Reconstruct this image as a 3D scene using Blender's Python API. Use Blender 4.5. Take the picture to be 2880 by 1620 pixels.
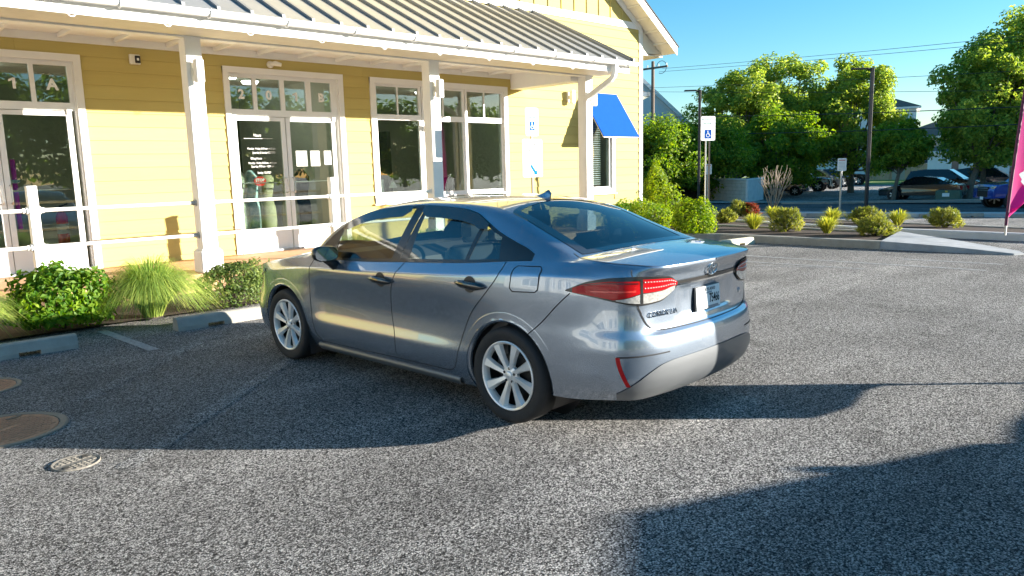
import bpy, bmesh, math, random
import numpy as np
from mathutils import Vector, Matrix

# ---------------------------------------------------------------- clear
for o in list(bpy.data.objects):
    bpy.data.objects.remove(o, do_unlink=True)
scene = bpy.context.scene
COL = scene.collection
R = math.radians

# ---------------------------------------------------------------- camera
YAW, PITCH, ROLL, CAMH = R(42.9512), R(8.9422), R(-1.4992), 1.6208
fw = Vector((math.sin(YAW) * math.cos(PITCH), math.cos(YAW) * math.cos(PITCH), -math.sin(PITCH)))
rt = Vector((math.cos(YAW), -math.sin(YAW), 0)); up = rt.cross(fw)
rt2 = rt * math.cos(ROLL) + up * math.sin(ROLL); up2 = up * math.cos(ROLL) - rt * math.sin(ROLL)
cd = bpy.data.cameras.new('camera'); cam = bpy.data.objects.new('camera', cd); COL.objects.link(cam)
cam.matrix_world = Matrix(((rt2.x, up2.x, -fw.x, 0), (rt2.y, up2.y, -fw.y, 0), (rt2.z, up2.z, -fw.z, CAMH), (0, 0, 0, 1)))
cd.sensor_width = 36; cd.lens = 26.453; cd.clip_start = .05; cd.clip_end = 3000
scene.camera = cam

# ---------------------------------------------------------------- sky and sun
SUN = Vector((.96, -1.0, .295)).normalized()          # towards the sun
elev = math.asin(SUN.z)
w = bpy.data.worlds.new('World'); scene.world = w; w.use_nodes = True
nt = w.node_tree; bg = nt.nodes['Background']
sky = nt.nodes.new('ShaderNodeTexSky'); sky.sky_type = 'NISHITA'; sky.sun_disc = False
sky.sun_elevation = elev; sky.sun_rotation = math.atan2(SUN.x, SUN.y)
sky.air_density = 1.0; sky.dust_density = .15; sky.ozone_density = 3.5; sky.altitude = 0
hsv = nt.nodes.new('ShaderNodeHueSaturation'); hsv.inputs['Saturation'].default_value = 1.22; hsv.inputs['Hue'].default_value = .487
nt.links.new(sky.outputs[0], hsv.inputs['Color']); nt.links.new(hsv.outputs[0], bg.inputs[0]); bg.inputs[1].default_value = .068
sd = bpy.data.lights.new('sun', 'SUN'); sd.energy = 5.0; sd.angle = R(.55); sd.color = (1, .935, .83)
so = bpy.data.objects.new('sun', sd); COL.objects.link(so)
so.rotation_euler = (-SUN).to_track_quat('-Z', 'Y').to_euler(); so.location = (12, -12, 14)
scene.view_settings.view_transform = 'Standard'; scene.view_settings.look = 'None'
scene.view_settings.exposure = 2.0; scene.view_settings.gamma = 1
scene.view_settings.use_curve_mapping = False

# ---------------------------------------------------------------- helpers
def gz(X):
    return -.03 * max(0, min(X, 48) - 18)

class MB:
    """collects geometry for one mesh"""
    def __init__(s): s.v = []; s.f = []
    def add(s, V, F):
        n = len(s.v); s.v += [tuple(p) for p in V]; s.f += [tuple(i + n for i in f) for f in F]; return s
    def box(s, x0, y0, z0, x1, y1, z1):
        V = [(x, y, z) for z in (z0, z1) for y in (y0, y1) for x in (x0, x1)]
        return s.add(V, [(0, 2, 3, 1), (4, 5, 7, 6), (0, 1, 5, 4), (1, 3, 7, 5), (3, 2, 6, 7), (2, 0, 4, 6)])
    def bbox(s, x0, y0, z0, x1, y1, z1, b=.01):
        """box with bevelled vertical and top edges"""
        b = min(b, (x1 - x0) * .45, (y1 - y0) * .45, (z1 - z0) * .45)
        def ring(i, z): 
            a, c, d, e = x0 + i, x1 - i, y0 + i, y1 - i
            return [(a + b, d, z), (c - b, d, z), (c, d + b, z), (c, e - b, z), (c - b, e, z), (a + b, e, z), (a, e - b, z), (a, d + b, z)]
        V = ring(b * .7, z0) + ring(0, z0 + b) + ring(0, z1 - b) + ring(b * .7, z1)
        F = [tuple(range(7, -1, -1)), tuple(range(24, 32))]
        for k in range(3):
            for i in range(8):
                j = (i + 1) % 8; F.append((k * 8 + i, k * 8 + j, k * 8 + 8 + j, k * 8 + 8 + i))
        return s.add(V, F)
    def prism(s, pts, a, b, axis='z'):
        """extrude 2D polygon (ccw) between a and b along axis"""
        n = len(pts)
        def m(p, h):
            return {'z': (p[0], p[1], h), 'y': (p[0], h, p[1]), 'x': (h, p[0], p[1])}[axis]
        V = [m(p, a) for p in pts] + [m(p, b) for p in pts]
        F = [tuple(range(n - 1, -1, -1)), tuple(range(n, 2 * n))] + [(i, (i + 1) % n, n + (i + 1) % n, n + i) for i in range(n)]
        return s.add(V, F)
    def tube(s, pts, r, n=8, cap=True):
        pts = [Vector(p) for p in pts]; k = len(pts)
        rs = r if isinstance(r, (list, tuple)) else [r] * k
        V = []; F = []; prev = None
        for i, p in enumerate(pts):
            t = (pts[min(i + 1, k - 1)] - pts[max(i - 1, 0)]).normalized()
            if prev is None:
                a = Vector((0, 0, 1)) if abs(t.z) < .9 else Vector((1, 0, 0))
                prev = (a - t * a.dot(t)).normalized()
            else:
                prev = (prev - t * prev.dot(t)).normalized()
            q = t.cross(prev)
            V += [p + (prev * math.cos(2 * math.pi * j / n) + q * math.sin(2 * math.pi * j / n)) * rs[i] for j in range(n)]
        for i in range(k - 1):
            for j in range(n):
                l = (j + 1) % n; F.append((i * n + j, i * n + l, i * n + n + l, i * n + n + j))
        if cap: F += [tuple(range(n - 1, -1, -1)), tuple(range((k - 1) * n, k * n))]
        return s.add(V, F)
    def cyl(s, c, r, h, n=16, r2=None, axis='z'):
        c = Vector(c); d = {'z': Vector((0, 0, 1)), 'y': Vector((0, 1, 0)), 'x': Vector((1, 0, 0))}[axis]
        return s.tube([c, c + d * h], [r, r if r2 is None else r2], n)
    def lathe(s, prof, n=32, axis='z', c=(0, 0, 0), close=False):
        """profile list of (r, h)"""
        V = []; F = []; m = len(prof)
        for i in range(n):
            a = 2 * math.pi * i / n; ca, sa = math.cos(a), math.sin(a)
            for r, h in prof:
                V.append({'z': (c[0] + r * ca, c[1] + r * sa, c[2] + h), 'y': (c[0] + r * ca, c[1] + h, c[2] + r * sa)}[axis])
        for i in range(n):
            k = (i + 1) % n
            for j in range(m - 1 + (1 if close else 0)):
                l = (j + 1) % m
                F.append((i * m + j, k * m + j, k * m + l, i * m + l))
        return s.add(V, F)
    def xf(s, M):
        s.v = [tuple(M @ Vector(p)) for p in s.v]; return s

def tag(o, label=None, cat=None, group=None, kind=None):
    if label: o['label'] = label
    if cat: o['category'] = cat
    if group: o['group'] = group
    if kind: o['kind'] = kind
    return o

def put(name, mb, mat, parent=None, org=(0, 0, 0), smooth=False, auto=None, fix=True):
    me = bpy.data.meshes.new(name)
    o3 = Vector(org)
    me.from_pydata([(p[0] - o3.x, p[1] - o3.y, p[2] - o3.z) for p in mb.v], [], mb.f)
    if fix:
        bm = bmesh.new(); bm.from_mesh(me); bmesh.ops.recalc_face_normals(bm, faces=bm.faces); bm.to_mesh(me); bm.free()
    if smooth or auto:
        me.polygons.foreach_set('use_smooth', [True] * len(me.polygons))
    if auto:
        me.set_sharp_from_angle(angle=R(auto))
    if mat: me.materials.append(mat)
    me.update()
    o = bpy.data.objects.new(name, me); COL.objects.link(o)
    if parent: o.parent = parent
    elif org != (0, 0, 0): o.location = org
    return o

def thing(name, label, cat, loc=(0, 0, 0), rz=0, group=None):
    o = bpy.data.objects.new(name, None); COL.objects.link(o)
    o.location = loc; o.rotation_euler = (0, 0, rz); o.empty_display_size = .2
    return tag(o, label, cat, group)

def dup(o, parent=None):
    c = o.copy(); COL.objects.link(c); c.parent = parent
    for ch in o.children: dup(ch, c)
    return c

def text(name, body, size, mat, parent, loc, rot, ext=.002, align='CENTER', sx=1.0, bold=0.0, space=1.0):
    cu = bpy.data.curves.new(name, 'FONT'); cu.body = body; cu.size = size; cu.extrude = ext; cu.align_x = align; cu.align_y = 'CENTER'
    cu.offset = bold; cu.space_character = space; cu.resolution_u = 3
    t = bpy.data.objects.new(name, cu); COL.objects.link(t)
    dg = bpy.context.evaluated_depsgraph_get()
    me = bpy.data.meshes.new_from_object(t.evaluated_get(dg))
    bpy.data.objects.remove(t, do_unlink=True)
    me.materials.clear(); me.materials.append(mat)
    o = bpy.data.objects.new(name, me); COL.objects.link(o); o.parent = parent
    o.location = loc; o.rotation_euler = rot; o.scale = (sx, 1, 1)
    return o

def pchip(xs, ys):
    """monotone cubic interpolation"""
    x = np.array(xs, float); y = np.array(ys, float)
    if x[0] > x[-1]: x = x[::-1]; y = y[::-1]
    h = np.diff(x); d = np.diff(y) / h; m = np.zeros(len(x)); m[0] = d[0]; m[-1] = d[-1]
    for i in range(1, len(x) - 1):
        if d[i - 1] * d[i] > 0:
            w1 = 2 * h[i] + h[i - 1]; w2 = h[i] + 2 * h[i - 1]
            m[i] = (w1 + w2) / (w1 / d[i - 1] + w2 / d[i])
    def f(q):
        q = min(max(q, x[0]), x[-1]); i = min(max(int(np.searchsorted(x, q)) - 1, 0), len(h) - 1)
        t = (q - x[i]) / h[i]
        return float((1 + 2 * t) * (1 - t) ** 2 * y[i] + t * (1 - t) ** 2 * h[i] * m[i] + t * t * (3 - 2 * t) * y[i + 1] + t * t * (t - 1) * h[i] * m[i + 1])
    return f

def sstep(a, b, x):
    t = min(max((x - a) / (b - a), 0), 1); return t * t * (3 - 2 * t)

# ---------------------------------------------------------------- materials
MATS = {}
def node(nt, t, **kw):
    n = nt.nodes.new(t)
    for k, v in kw.items():
        setattr(n, k, v)
    return n

def mat(name, col, rough=.6, metal=0, var=.12, scale=6, bump=0, bscale=60, coat=0, cior=1.5, objvar=0, island=0, sub=0, ior=1.5, spec=.5, stretch=(1, 1, 1), col2=None, fine=0, crough=.03):
    if name in MATS: return MATS[name]
    m = bpy.data.materials.new(name); m.use_nodes = True; MATS[name] = m
    nt = m.node_tree; b = nt.nodes['Principled BSDF']; L = nt.links.new
    b.inputs['Roughness'].default_value = rough; b.inputs['Metallic'].default_value = metal
    b.inputs['Coat Weight'].default_value = coat; b.inputs['Coat Roughness'].default_value = crough; b.inputs['Coat IOR'].default_value = cior; b.inputs['IOR'].default_value = ior
    b.inputs['Specular IOR Level'].default_value = spec
    tc = node(nt, 'ShaderNodeTexCoord'); mp = node(nt, 'ShaderNodeMapping'); mp.inputs['Scale'].default_value = stretch
    L(tc.outputs['Object'], mp.inputs[0])
    nz = node(nt, 'ShaderNodeTexNoise'); nz.inputs['Scale'].default_value = scale; nz.inputs['Detail'].default_value = 6; nz.inputs['Roughness'].default_value = .65
    L(mp.outputs[0], nz.inputs[0])
    rp = node(nt, 'ShaderNodeValToRGB')
    c2 = col2 or tuple(min(1, c * (1 + var)) for c in col); c1 = col if col2 else tuple(c * (1 - var) for c in col)
    rp.color_ramp.elements[0].position = .3; rp.color_ramp.elements[1].position = .7
    rp.color_ramp.elements[0].color = (*c1, 1); rp.color_ramp.elements[1].color = (*c2, 1)
    L(nz.outputs[0], rp.inputs[0]); out = rp.outputs[0]
    if island:
        g = node(nt, 'ShaderNodeNewGeometry'); hs = node(nt, 'ShaderNodeHueSaturation')
        mr = node(nt, 'ShaderNodeMapRange'); mr.inputs[3].default_value = 1 - island; mr.inputs[4].default_value = 1 + island
        L(g.outputs['Random Per Island'], mr.inputs[0]); L(mr.outputs[0], hs.inputs['Value']); L(out, hs.inputs['Color'])
        m2 = node(nt, 'ShaderNodeMapRange'); m2.inputs[3].default_value = .5 + .03; m2.inputs[4].default_value = .5 - .03
        L(g.outputs['Random Per Island'], m2.inputs[0]); L(m2.outputs[0], hs.inputs['Hue']); out = hs.outputs[0]
    if objvar:                                 # every board a little different
        oi = node(nt, 'ShaderNodeObjectInfo'); ho = node(nt, 'ShaderNodeHueSaturation'); mo = node(nt, 'ShaderNodeMapRange'); mo.inputs[3].default_value = 1 - objvar; mo.inputs[4].default_value = 1 + objvar
        L(oi.outputs['Random'], mo.inputs[0]); L(mo.outputs[0], ho.inputs['Value']); L(out, ho.inputs['Color']); out = ho.outputs[0]
    L(out, b.inputs['Base Color'])
    if bump:
        n2 = node(nt, 'ShaderNodeTexNoise'); n2.inputs['Scale'].default_value = bscale; n2.inputs['Detail'].default_value = 5
        L(mp.outputs[0], n2.inputs[0]); bp = node(nt, 'ShaderNodeBump'); bp.inputs['Strength'].default_value = bump; bp.inputs['Distance'].default_value = .01
        L(n2.outputs[0], bp.inputs['Height']); L(bp.outputs[0], b.inputs['Normal'])
    if sub:                                    # leaf: let light through
        tr = node(nt, 'ShaderNodeBsdfTranslucent'); mx = node(nt, 'ShaderNodeMixShader'); mx.inputs[0].default_value = sub
        hs2 = node(nt, 'ShaderNodeHueSaturation'); hs2.inputs['Value'].default_value = 1.6; hs2.inputs['Saturation'].default_value = 1.1
        L(out, hs2.inputs['Color']); L(hs2.outputs[0], tr.inputs[0])
        o = nt.nodes['Material Output']; L(b.outputs[0], mx.inputs[1]); L(tr.outputs[0], mx.inputs[2]); L(mx.outputs[0], o.inputs[0])
    return m

def glass(name, tint, refl=1.0, ior=1.55, rough=0.0, body=0.0, bodycol=(.02, .02, .02)):
    if name in MATS: return MATS[name]
    m = bpy.data.materials.new(name); m.use_nodes = True; MATS[name] = m
    nt = m.node_tree; nt.nodes.remove(nt.nodes['Principled BSDF']); L = nt.links.new; o = nt.nodes['Material Output']
    tr = node(nt, 'ShaderNodeBsdfTransparent'); tr.inputs[0].default_value = (*tint, 1)
    gl = node(nt, 'ShaderNodeBsdfGlossy'); gl.inputs['Roughness'].default_value = rough; gl.inputs[0].default_value = (refl, refl, refl, 1)
    # Schlick reflectance, the same from both sides of the pane
    lw = node(nt, 'ShaderNodeLayerWeight'); lw.inputs[0].default_value = .5
    pw = node(nt, 'ShaderNodeMath', operation='POWER'); L(lw.outputs['Facing'], pw.inputs[0]); pw.inputs[1].default_value = 5
    f0 = ((ior - 1) / (ior + 1)) ** 2; fr = node(nt, 'ShaderNodeMath', operation='MULTIPLY_ADD'); L(pw.outputs[0], fr.inputs[0]); fr.inputs[1].default_value = 1 - f0; fr.inputs[2].default_value = f0
    mx = node(nt, 'ShaderNodeMixShader'); a = tr.outputs[0]
    if body:
        df = node(nt, 'ShaderNodeBsdfDiffuse'); df.inputs[0].default_value = (*bodycol, 1)
        m0 = node(nt, 'ShaderNodeMixShader'); m0.inputs[0].default_value = body; L(tr.outputs[0], m0.inputs[1]); L(df.outputs[0], m0.inputs[2]); a = m0.outputs[0]
    L(fr.outputs[0], mx.inputs[0]); L(a, mx.inputs[1]); L(gl.outputs[0], mx.inputs[2]); L(mx.outputs[0], o.inputs[0])
    # a faint unevenness, as in real panes
    tc = node(nt, 'ShaderNodeTexCoord'); nz = node(nt, 'ShaderNodeTexNoise'); nz.inputs['Scale'].default_value = 1.7
    L(tc.outputs['Object'], nz.inputs[0]); bp = node(nt, 'ShaderNodeBump'); bp.inputs['Strength'].default_value = .04; bp.inputs['Distance'].default_value = .02
    L(nz.outputs[0], bp.inputs['Height']); L(bp.outputs[0], gl.inputs['Normal'])
    return m

def asphalt(name, dark, light, scale=85, bump=1.0, dist=.007):
    m = bpy.data.materials.new(name); m.use_nodes = True; MATS[name] = m
    nt = m.node_tree; b = nt.nodes['Principled BSDF']; L = nt.links.new
    b.inputs['Roughness'].default_value = .9; b.inputs['Specular IOR Level'].default_value = .2
    tc = node(nt, 'ShaderNodeTexCoord')
    # warp so that the stones are not round cells
    wn = node(nt, 'ShaderNodeTexNoise'); wn.inputs['Scale'].default_value = scale * 1.3; wn.inputs['Detail'].default_value = 2
    L(tc.outputs['Object'], wn.inputs[0])
    mxv = node(nt, 'ShaderNodeMix', data_type='VECTOR'); mxv.inputs[0].default_value = .010
    L(tc.outputs['Object'], mxv.inputs[4]); L(wn.outputs['Color'], mxv.inputs[5])
    v1 = node(nt, 'ShaderNodeTexVoronoi'); v1.inputs['Scale'].default_value = scale; L(mxv.outputs[1], v1.inputs[0])
    n1 = node(nt, 'ShaderNodeTexNoise'); n1.inputs['Scale'].default_value = scale * .8; n1.inputs['Detail'].default_value = 4; n1.inputs['Roughness'].default_value = .7
    L(tc.outputs['Object'], n1.inputs[0])
    big = node(nt, 'ShaderNodeTexNoise'); big.inputs['Scale'].default_value = .55; big.inputs['Detail'].default_value = 5; L(tc.outputs['Object'], big.inputs[0])
    # stone colour: random per cell, dark binder between the stones
    sp = node(nt, 'ShaderNodeSeparateColor'); L(v1.outputs['Color'], sp.inputs[0])
    r1 = node(nt, 'ShaderNodeValToRGB'); e = r1.color_ramp.elements
    e[0].position = 0; e[0].color = (*[c * .9 for c in dark], 1); e[1].position = 1; e[1].color = (*[c * 1.35 for c in light], 1)
    q = e.new(.45); q.color = (*[(a + c) * .42 for a, c in zip(dark, light)], 1); q = e.new(.8); q.color = (*light, 1)
    L(sp.outputs[0], r1.inputs[0])
    gap = node(nt, 'ShaderNodeMapRange'); gap.inputs[1].default_value = .45; gap.inputs[2].default_value = .8; gap.inputs[3].default_value = 1; gap.inputs[4].default_value = .1
    L(v1.outputs['Distance'], gap.inputs[0])
    wear = node(nt, 'ShaderNodeMapRange'); wear.inputs[1].default_value = .3; wear.inputs[2].default_value = .7; wear.inputs[3].default_value = .74; wear.inputs[4].default_value = 1.22
    # long worn tracks and darker oil spots
    mp = node(nt, 'ShaderNodeMapping'); mp.inputs['Rotation'].default_value = (0, 0, R(38)); mp.inputs['Scale'].default_value = (.22, 1.5, 1); L(tc.outputs['Object'], mp.inputs[0])
    tr = node(nt, 'ShaderNodeTexNoise'); tr.inputs['Scale'].default_value = 1.0; tr.inputs['Detail'].default_value = 4; L(mp.outputs[0], tr.inputs[0])
    trr = node(nt, 'ShaderNodeMapRange'); trr.inputs[1].default_value = .5; trr.inputs[2].default_value = .72; trr.inputs[3].default_value = .95; trr.inputs[4].default_value = 1.45; L(tr.outputs[0], trr.inputs[0])
    oi = node(nt, 'ShaderNodeTexNoise'); oi.inputs['Scale'].default_value = 1.9; oi.inputs['Detail'].default_value = 3; L(tc.outputs['Object'], oi.inputs[0])
    oir = node(nt, 'ShaderNodeMapRange'); oir.inputs[1].default_value = .64; oir.inputs[2].default_value = .72; oir.inputs[3].default_value = 1; oir.inputs[4].default_value = .72; L(oi.outputs[0], oir.inputs[0])
    m1 = node(nt, 'ShaderNodeMath', operation='MULTIPLY'); L(trr.outputs[0], m1.inputs[0]); L(oir.outputs[0], m1.inputs[1])
    m2 = node(nt, 'ShaderNodeMath', operation='MULTIPLY'); L(m1.outputs[0], m2.inputs[0]); L(wear.outputs[0], m2.inputs[1])
    L(big.outputs[0], wear.inputs[0])
    mu = node(nt, 'ShaderNodeMath', operation='MULTIPLY'); L(gap.outputs[0], mu.inputs[0]); L(m2.outputs[0], mu.inputs[1])
    vm = node(nt, 'ShaderNodeVectorMath', operation='SCALE'); L(r1.outputs[0], vm.inputs[0]); L(mu.outputs[0], vm.inputs['Scale'])
    L(vm.outputs[0], b.inputs['Base Color'])
    hh = node(nt, 'ShaderNodeMath', operation='MULTIPLY_ADD'); L(v1.outputs['Distance'], hh.inputs[0]); hh.inputs[1].default_value = -1.0; L(n1.outputs[0], hh.inputs[2])
    bp = node(nt, 'ShaderNodeBump'); bp.inputs['Strength'].default_value = bump; bp.inputs['Distance'].default_value = dist
    L(hh.outputs[0], bp.inputs['Height']); L(bp.outputs[0], b.inputs['Normal'])
    return m

WHITE = mat('white_paint', (.78, .77, .74), .7, spec=.2, var=.03, scale=3)
CREAM = mat('cream_trim', (.74, .71, .62), .5, var=.04, scale=3)
YELLOW = mat('yellow_siding', (.51, .41, .145), .85, spec=.12, objvar=.05, var=.04, scale=2.5, bump=.12, bscale=40, stretch=(.25, 1, 6))
BLACKP = mat('black_plastic', (.018, .018, .02), .45, var=.2)
DARK = mat('dark_metal', (.035, .03, .03), .5, metal=.2, var=.2)
GALV = mat('galvanised_steel', (.42, .43, .43), .45, metal=.7, var=.15, scale=30)
CONC = mat('concrete', (.31, .29, .25), .9, var=.16, scale=5, bump=.5, bscale=90)
CONCW = mat('pale_concrete', (.50, .51, .51), .85, var=.08, scale=4, bump=.4, bscale=80)
STEEL = mat('brushed_steel', (.6, .6, .6), .3, metal=1, var=.1)
SIGNW = mat('sign_white', (.82, .83, .82), .9, spec=.06, var=.02)
SIGNB = mat('sign_blue', (.004, .075, .36), .9, spec=.06, var=.05)
SIGNG = mat('sign_green', (.02, .20, .11), .9, spec=.06, var=.05)
SIGNK = mat('sign_black', (.012, .012, .016), .9, spec=.06, var=.05)
SIGNR = mat('sign_red', (.6, .05, .04), .9, spec=.06, var=.05)
SHOPGLASS = glass('shop_glass', (.72, .79, .76), refl=1.0, ior=1.8)
# ================================================================ SETTING
ASPH = asphalt('asphalt', (.015, .015, .016), (.58, .56, .535), scale=125, bump=1.0, dist=.015)
ROADM = asphalt('road_asphalt', (.04, .04, .042), (.16, .16, .16), scale=40, bump=.5)
MULCH = mat('mulch', (.05, .03, .02), .95, var=.5, scale=40, bump=1, bscale=60)
PAVER = mat('porch_pavers', (.52, .30, .16), .8, var=.16, scale=5, bump=.2, bscale=30)
LINEM = mat('worn_line_paint', (.16, .16, .16), .85, col2=(.42, .42, .41), scale=30, bump=.6, bscale=90)
GRASSM = mat('lawn', (.20, .26, .04), .9, var=.3, scale=3, bump=1, bscale=30)
REDM = mat('red_kerb_paint', (.35, .06, .05), .8, var=.25, scale=12)
IRON = mat('cast_iron', (.50, .25, .14), .8, metal=.25, var=.2, scale=25, bump=.3, bscale=120)
IRONR = mat('cover_rim', (.24, .19, .14), .75, metal=.1, var=.15, scale=25, bump=.3, bscale=120)

def sheet(name, poly, dz, m, kind='structure', n=0):
    bm = bmesh.new()
    bm.faces.new([bm.verts.new((x, y, 0)) for x, y in poly])
    for X in (18, 48):
        bmesh.ops.bisect_plane(bm, geom=bm.verts[:] + bm.edges[:] + bm.faces[:], plane_co=(X, 0, 0), plane_no=(1, 0, 0))
    for v in bm.verts: v.co.z = gz(v.co.x) + dz
    bmesh.ops.recalc_face_normals(bm, faces=bm.faces)
    if bm.faces[:] and sum(f.normal.z for f in bm.faces) < 0: bmesh.ops.reverse_faces(bm, faces=bm.faces)
    me = bpy.data.meshes.new(name); bm.to_mesh(me); bm.free(); me.materials.append(m)
    o = bpy.data.objects.new(name, me); COL.objects.link(o)
    if kind: o['kind'] = kind
    return o

def strip(a, b, wd):
    a = Vector(a); b = Vector(b); d = (b - a).normalized(); n = Vector((-d.y, d.x)) * wd / 2
    return [tuple(a + n), tuple(b + n), tuple(b - n), tuple(a - n)]

sheet('ground', [(-700, -700), (1200, -700), (1200, 1200), (-700, 1200)], 0, ASPH)
sheet('planting_bed', [(-5, 9.12), (14.3, 9.12), (14.3, 10.66), (-5, 10.66)], .035, MULCH)
sheet('planting_bed', [(14.38, 5.5), (16.5, 5.85), (16.6, 16.5), (13.0, 16.5), (13.0, 10.66), (14.38, 10.4)], .10, MULCH)
sheet('planting_bed', [(17.2, -2), (17.9, -2), (19.6, 6), (20.6, 11), (22.4, 14), (22.4, 19), (17.2, 19)], .10, MULCH)

def kerb(path, wd, h, m=CONC, z0=-.02):
    mb = MB(); P = [Vector(p) for p in path]; sec = []
    for i, p in enumerate(P):
        d = (P[min(i + 1, len(P) - 1)] - P[max(i - 1, 0)]).normalized(); n = Vector((-d.y, d.x))
        g = gz(p.x); b = .02
        for off, z in ((-wd / 2, z0), (-wd / 2, h - b), (-wd / 2 + b, h), (wd / 2 - b, h), (wd / 2, h - b), (wd / 2, z0)):
            q = p + n * off; sec.append((q.x, q.y, g + z))
    F = []
    for i in range(len(P) - 1):
        for j in range(6):
            k = (j + 1) % 6; F.append((i * 6 + j, i * 6 + 6 + j, i * 6 + 6 + k, i * 6 + k))
    F += [tuple(range(6)), tuple(range(len(P) * 6 - 1, len(P) * 6 - 7, -1))]
    mb.add(sec, F); o = put('kerb', mb, m); o['kind'] = 'structure'; return o

kerb([(13.3, 9.62), (13.95, 9.25), (14.28, 8.7), (14.34, 7), (14.40, 5.45)], .16, .15)
kerb([(16.55, 5.9), (16.6, 8), (16.62, 16)], .15, .14)
kerb([(17.05, -2.5), (17.12, 3), (17.2, 6.2), (17.55, 8.5), (18.1, 10.4), (18.6, 12), (18.7, 18)], .17, .15, CONCW)
kerb([(18.0, -2), (18.85, 2.5), (19.65, 6), (20.65, 11), (22.45, 14), (22.45, 19)], .15, .13)
kerb([(24.2, 13.6), (25.0, 11.9), (25.95, 9.8), (28.9, 6.4), (34, -.5)], .45, .14, CONCW)
# sloped concrete nose of the island
mb = MB(); P = [(14.32, 5.44), (14.40, 4.3), (14.52, 3.38), (14.72, 3.28), (15.0, 3.42), (15.75, 4.6), (16.5, 5.9)]
hz = [.15, .105, .03, .025, .03, .09, .15]
V = [(x, y, -.02) for x, y in P] + [(x + (.02 if x < 14.6 else 0), y, h) for (x, y), h in zip(P, hz)]
n = len(P); mb.add(V, [tuple(range(n - 1, -1, -1)), tuple(range(n, 2 * n))] + [(i, (i + 1) % n, n + (i + 1) % n, n + i) for i in range(n)])
put('concrete_island_nose', mb, mat('ramp_concrete', (.30, .315, .33), .9, var=.18, scale=4, bump=.4, bscale=60))['kind'] = 'structure'

# worn parking lines
for a, b, wd in (((2.20, 8.92), (2.28, 7.5), .10), ((12.1, 7.0), (12.35, 3.2), .10), ((11.35, 6.6), (11.55, 4.6), .08), ((13.05, 4.6), (13.2, 3.2), .10), ((11.0, 6.1), (11.4, 5.15), .07), ((6.6, 8.9), (6.75, 5.6), .10)):
    sheet('parking_line', strip(a, b, wd), .004, LINEM)
# faint diagonal strips, slightly paler than the asphalt around them
PALEA = asphalt('paler_asphalt', (.022, .022, .022), (.68, .67, .65), scale=125, bump=1.0, dist=.014)
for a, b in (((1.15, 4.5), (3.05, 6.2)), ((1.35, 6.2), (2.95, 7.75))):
    sheet('paler_strip', strip(a, b, .13), .003, PALEA)
# road beyond the lot
d = Vector((.63, -.777)); nn = Vector((.777, .63))
def rp(s, t): q = Vector((28.34, 13.41)) + d * s + nn * t; return (q.x, q.y)
sheet('road', [rp(-120, 0), rp(60, 0), rp(60, 12.5), rp(-120, 12.5)], .008, ROADM)
for t, wd in ((.25, .12), (3.6, .12), (3.85, .1), (8.0, .11)):
    sheet('road_line', [rp(-60, t), rp(40, t), rp(40, t + wd), rp(-60, t + wd)], .013, LINEM)
mb = MB(); A = [(0, 1.2), (1.3, 1.5), (1.2, 1.25), (3.0, 1.35), (3.0, 1.0), (1.2, 1.05), (1.25, .75)]
sheet('road_arrow', [rp(2.2 - x, y * 1.2 + .6) for x, y in A], .013, LINEM)
sheet('pavement', [rp(-120, 12.5), rp(60, 12.5), rp(60, 15.2), rp(-120, 15.2)], .10, CONC)
kerb([rp(-120, 12.45), rp(-3, 12.45)], .16, .11, REDM); kerb([rp(1.5, 12.45), rp(60, 12.45)], .16, .12, CONC)
sheet('lawn', [(78, 22), (130, 30), (130, 80), (96, 70), (84, 38)], .02, GRASSM)

# wheel stops
def wheel_stop(cx, cy, ln, rz, label, m=CONC):
    mb = MB(); h = .135
    def prof(z0): return [(-.09, z0), (.09, z0), (.085, .04 if z0 < .04 else z0 + .001), (.055, h - .012), (.035, h), (-.035, h), (-.055, h - .012), (-.085, .04 if z0 < .04 else z0 + .001)]
    xs = [-ln / 2, -ln / 2 + .32, -ln / 2 + .50, ln / 2 - .50, ln / 2 - .32, ln / 2]; zz = [0, .045, 0, .045, 0]
    for i in range(5):
        mb.prism([(y, z) for y, z in prof(zz[i])], xs[i], xs[i + 1], 'x')
    o = put('wheel_stop', mb, m); o.location = (cx, cy, gz(cx)); o.rotation_euler = (0, 0, rz)
    return tag(o, label, 'wheel stop', 'concrete wheel stops of the parking bays')
STOPY = mat('sunlit_stop_concrete', (.56, .53, .40), .9, var=.12, scale=8, bump=.4, bscale=80)  # sunlight put into the colour: a paler, yellower copy of the stop concrete
wheel_stop(.88, 8.28, 1.84, 0, 'grey concrete wheel stop at the left edge, in front of the shaded bushes')
wheel_stop(3.68, 8.30, 1.84, 0, 'grey concrete wheel stop just left of the blue grey sedan front wheel')
wheel_stop(13.15, 7.98, 1.84, R(-6), 'concrete wheel stop, sunlight painted pale and yellowish, beyond the sedan boot, by the kerb', STOPY)
for q, l in (((26.85, 8.05), 'dark concrete wheel stop across the far bays, behind the right low shrub'), ((24.9, 10.9), 'dark concrete wheel stop across the far bays, behind the lamp post'), ((28.3, 5.9), 'dark concrete wheel stop beside the pink flag across the far bays')):
    wheel_stop(q[0], q[1], 1.9, math.atan2(d.y, d.x), l)

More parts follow.
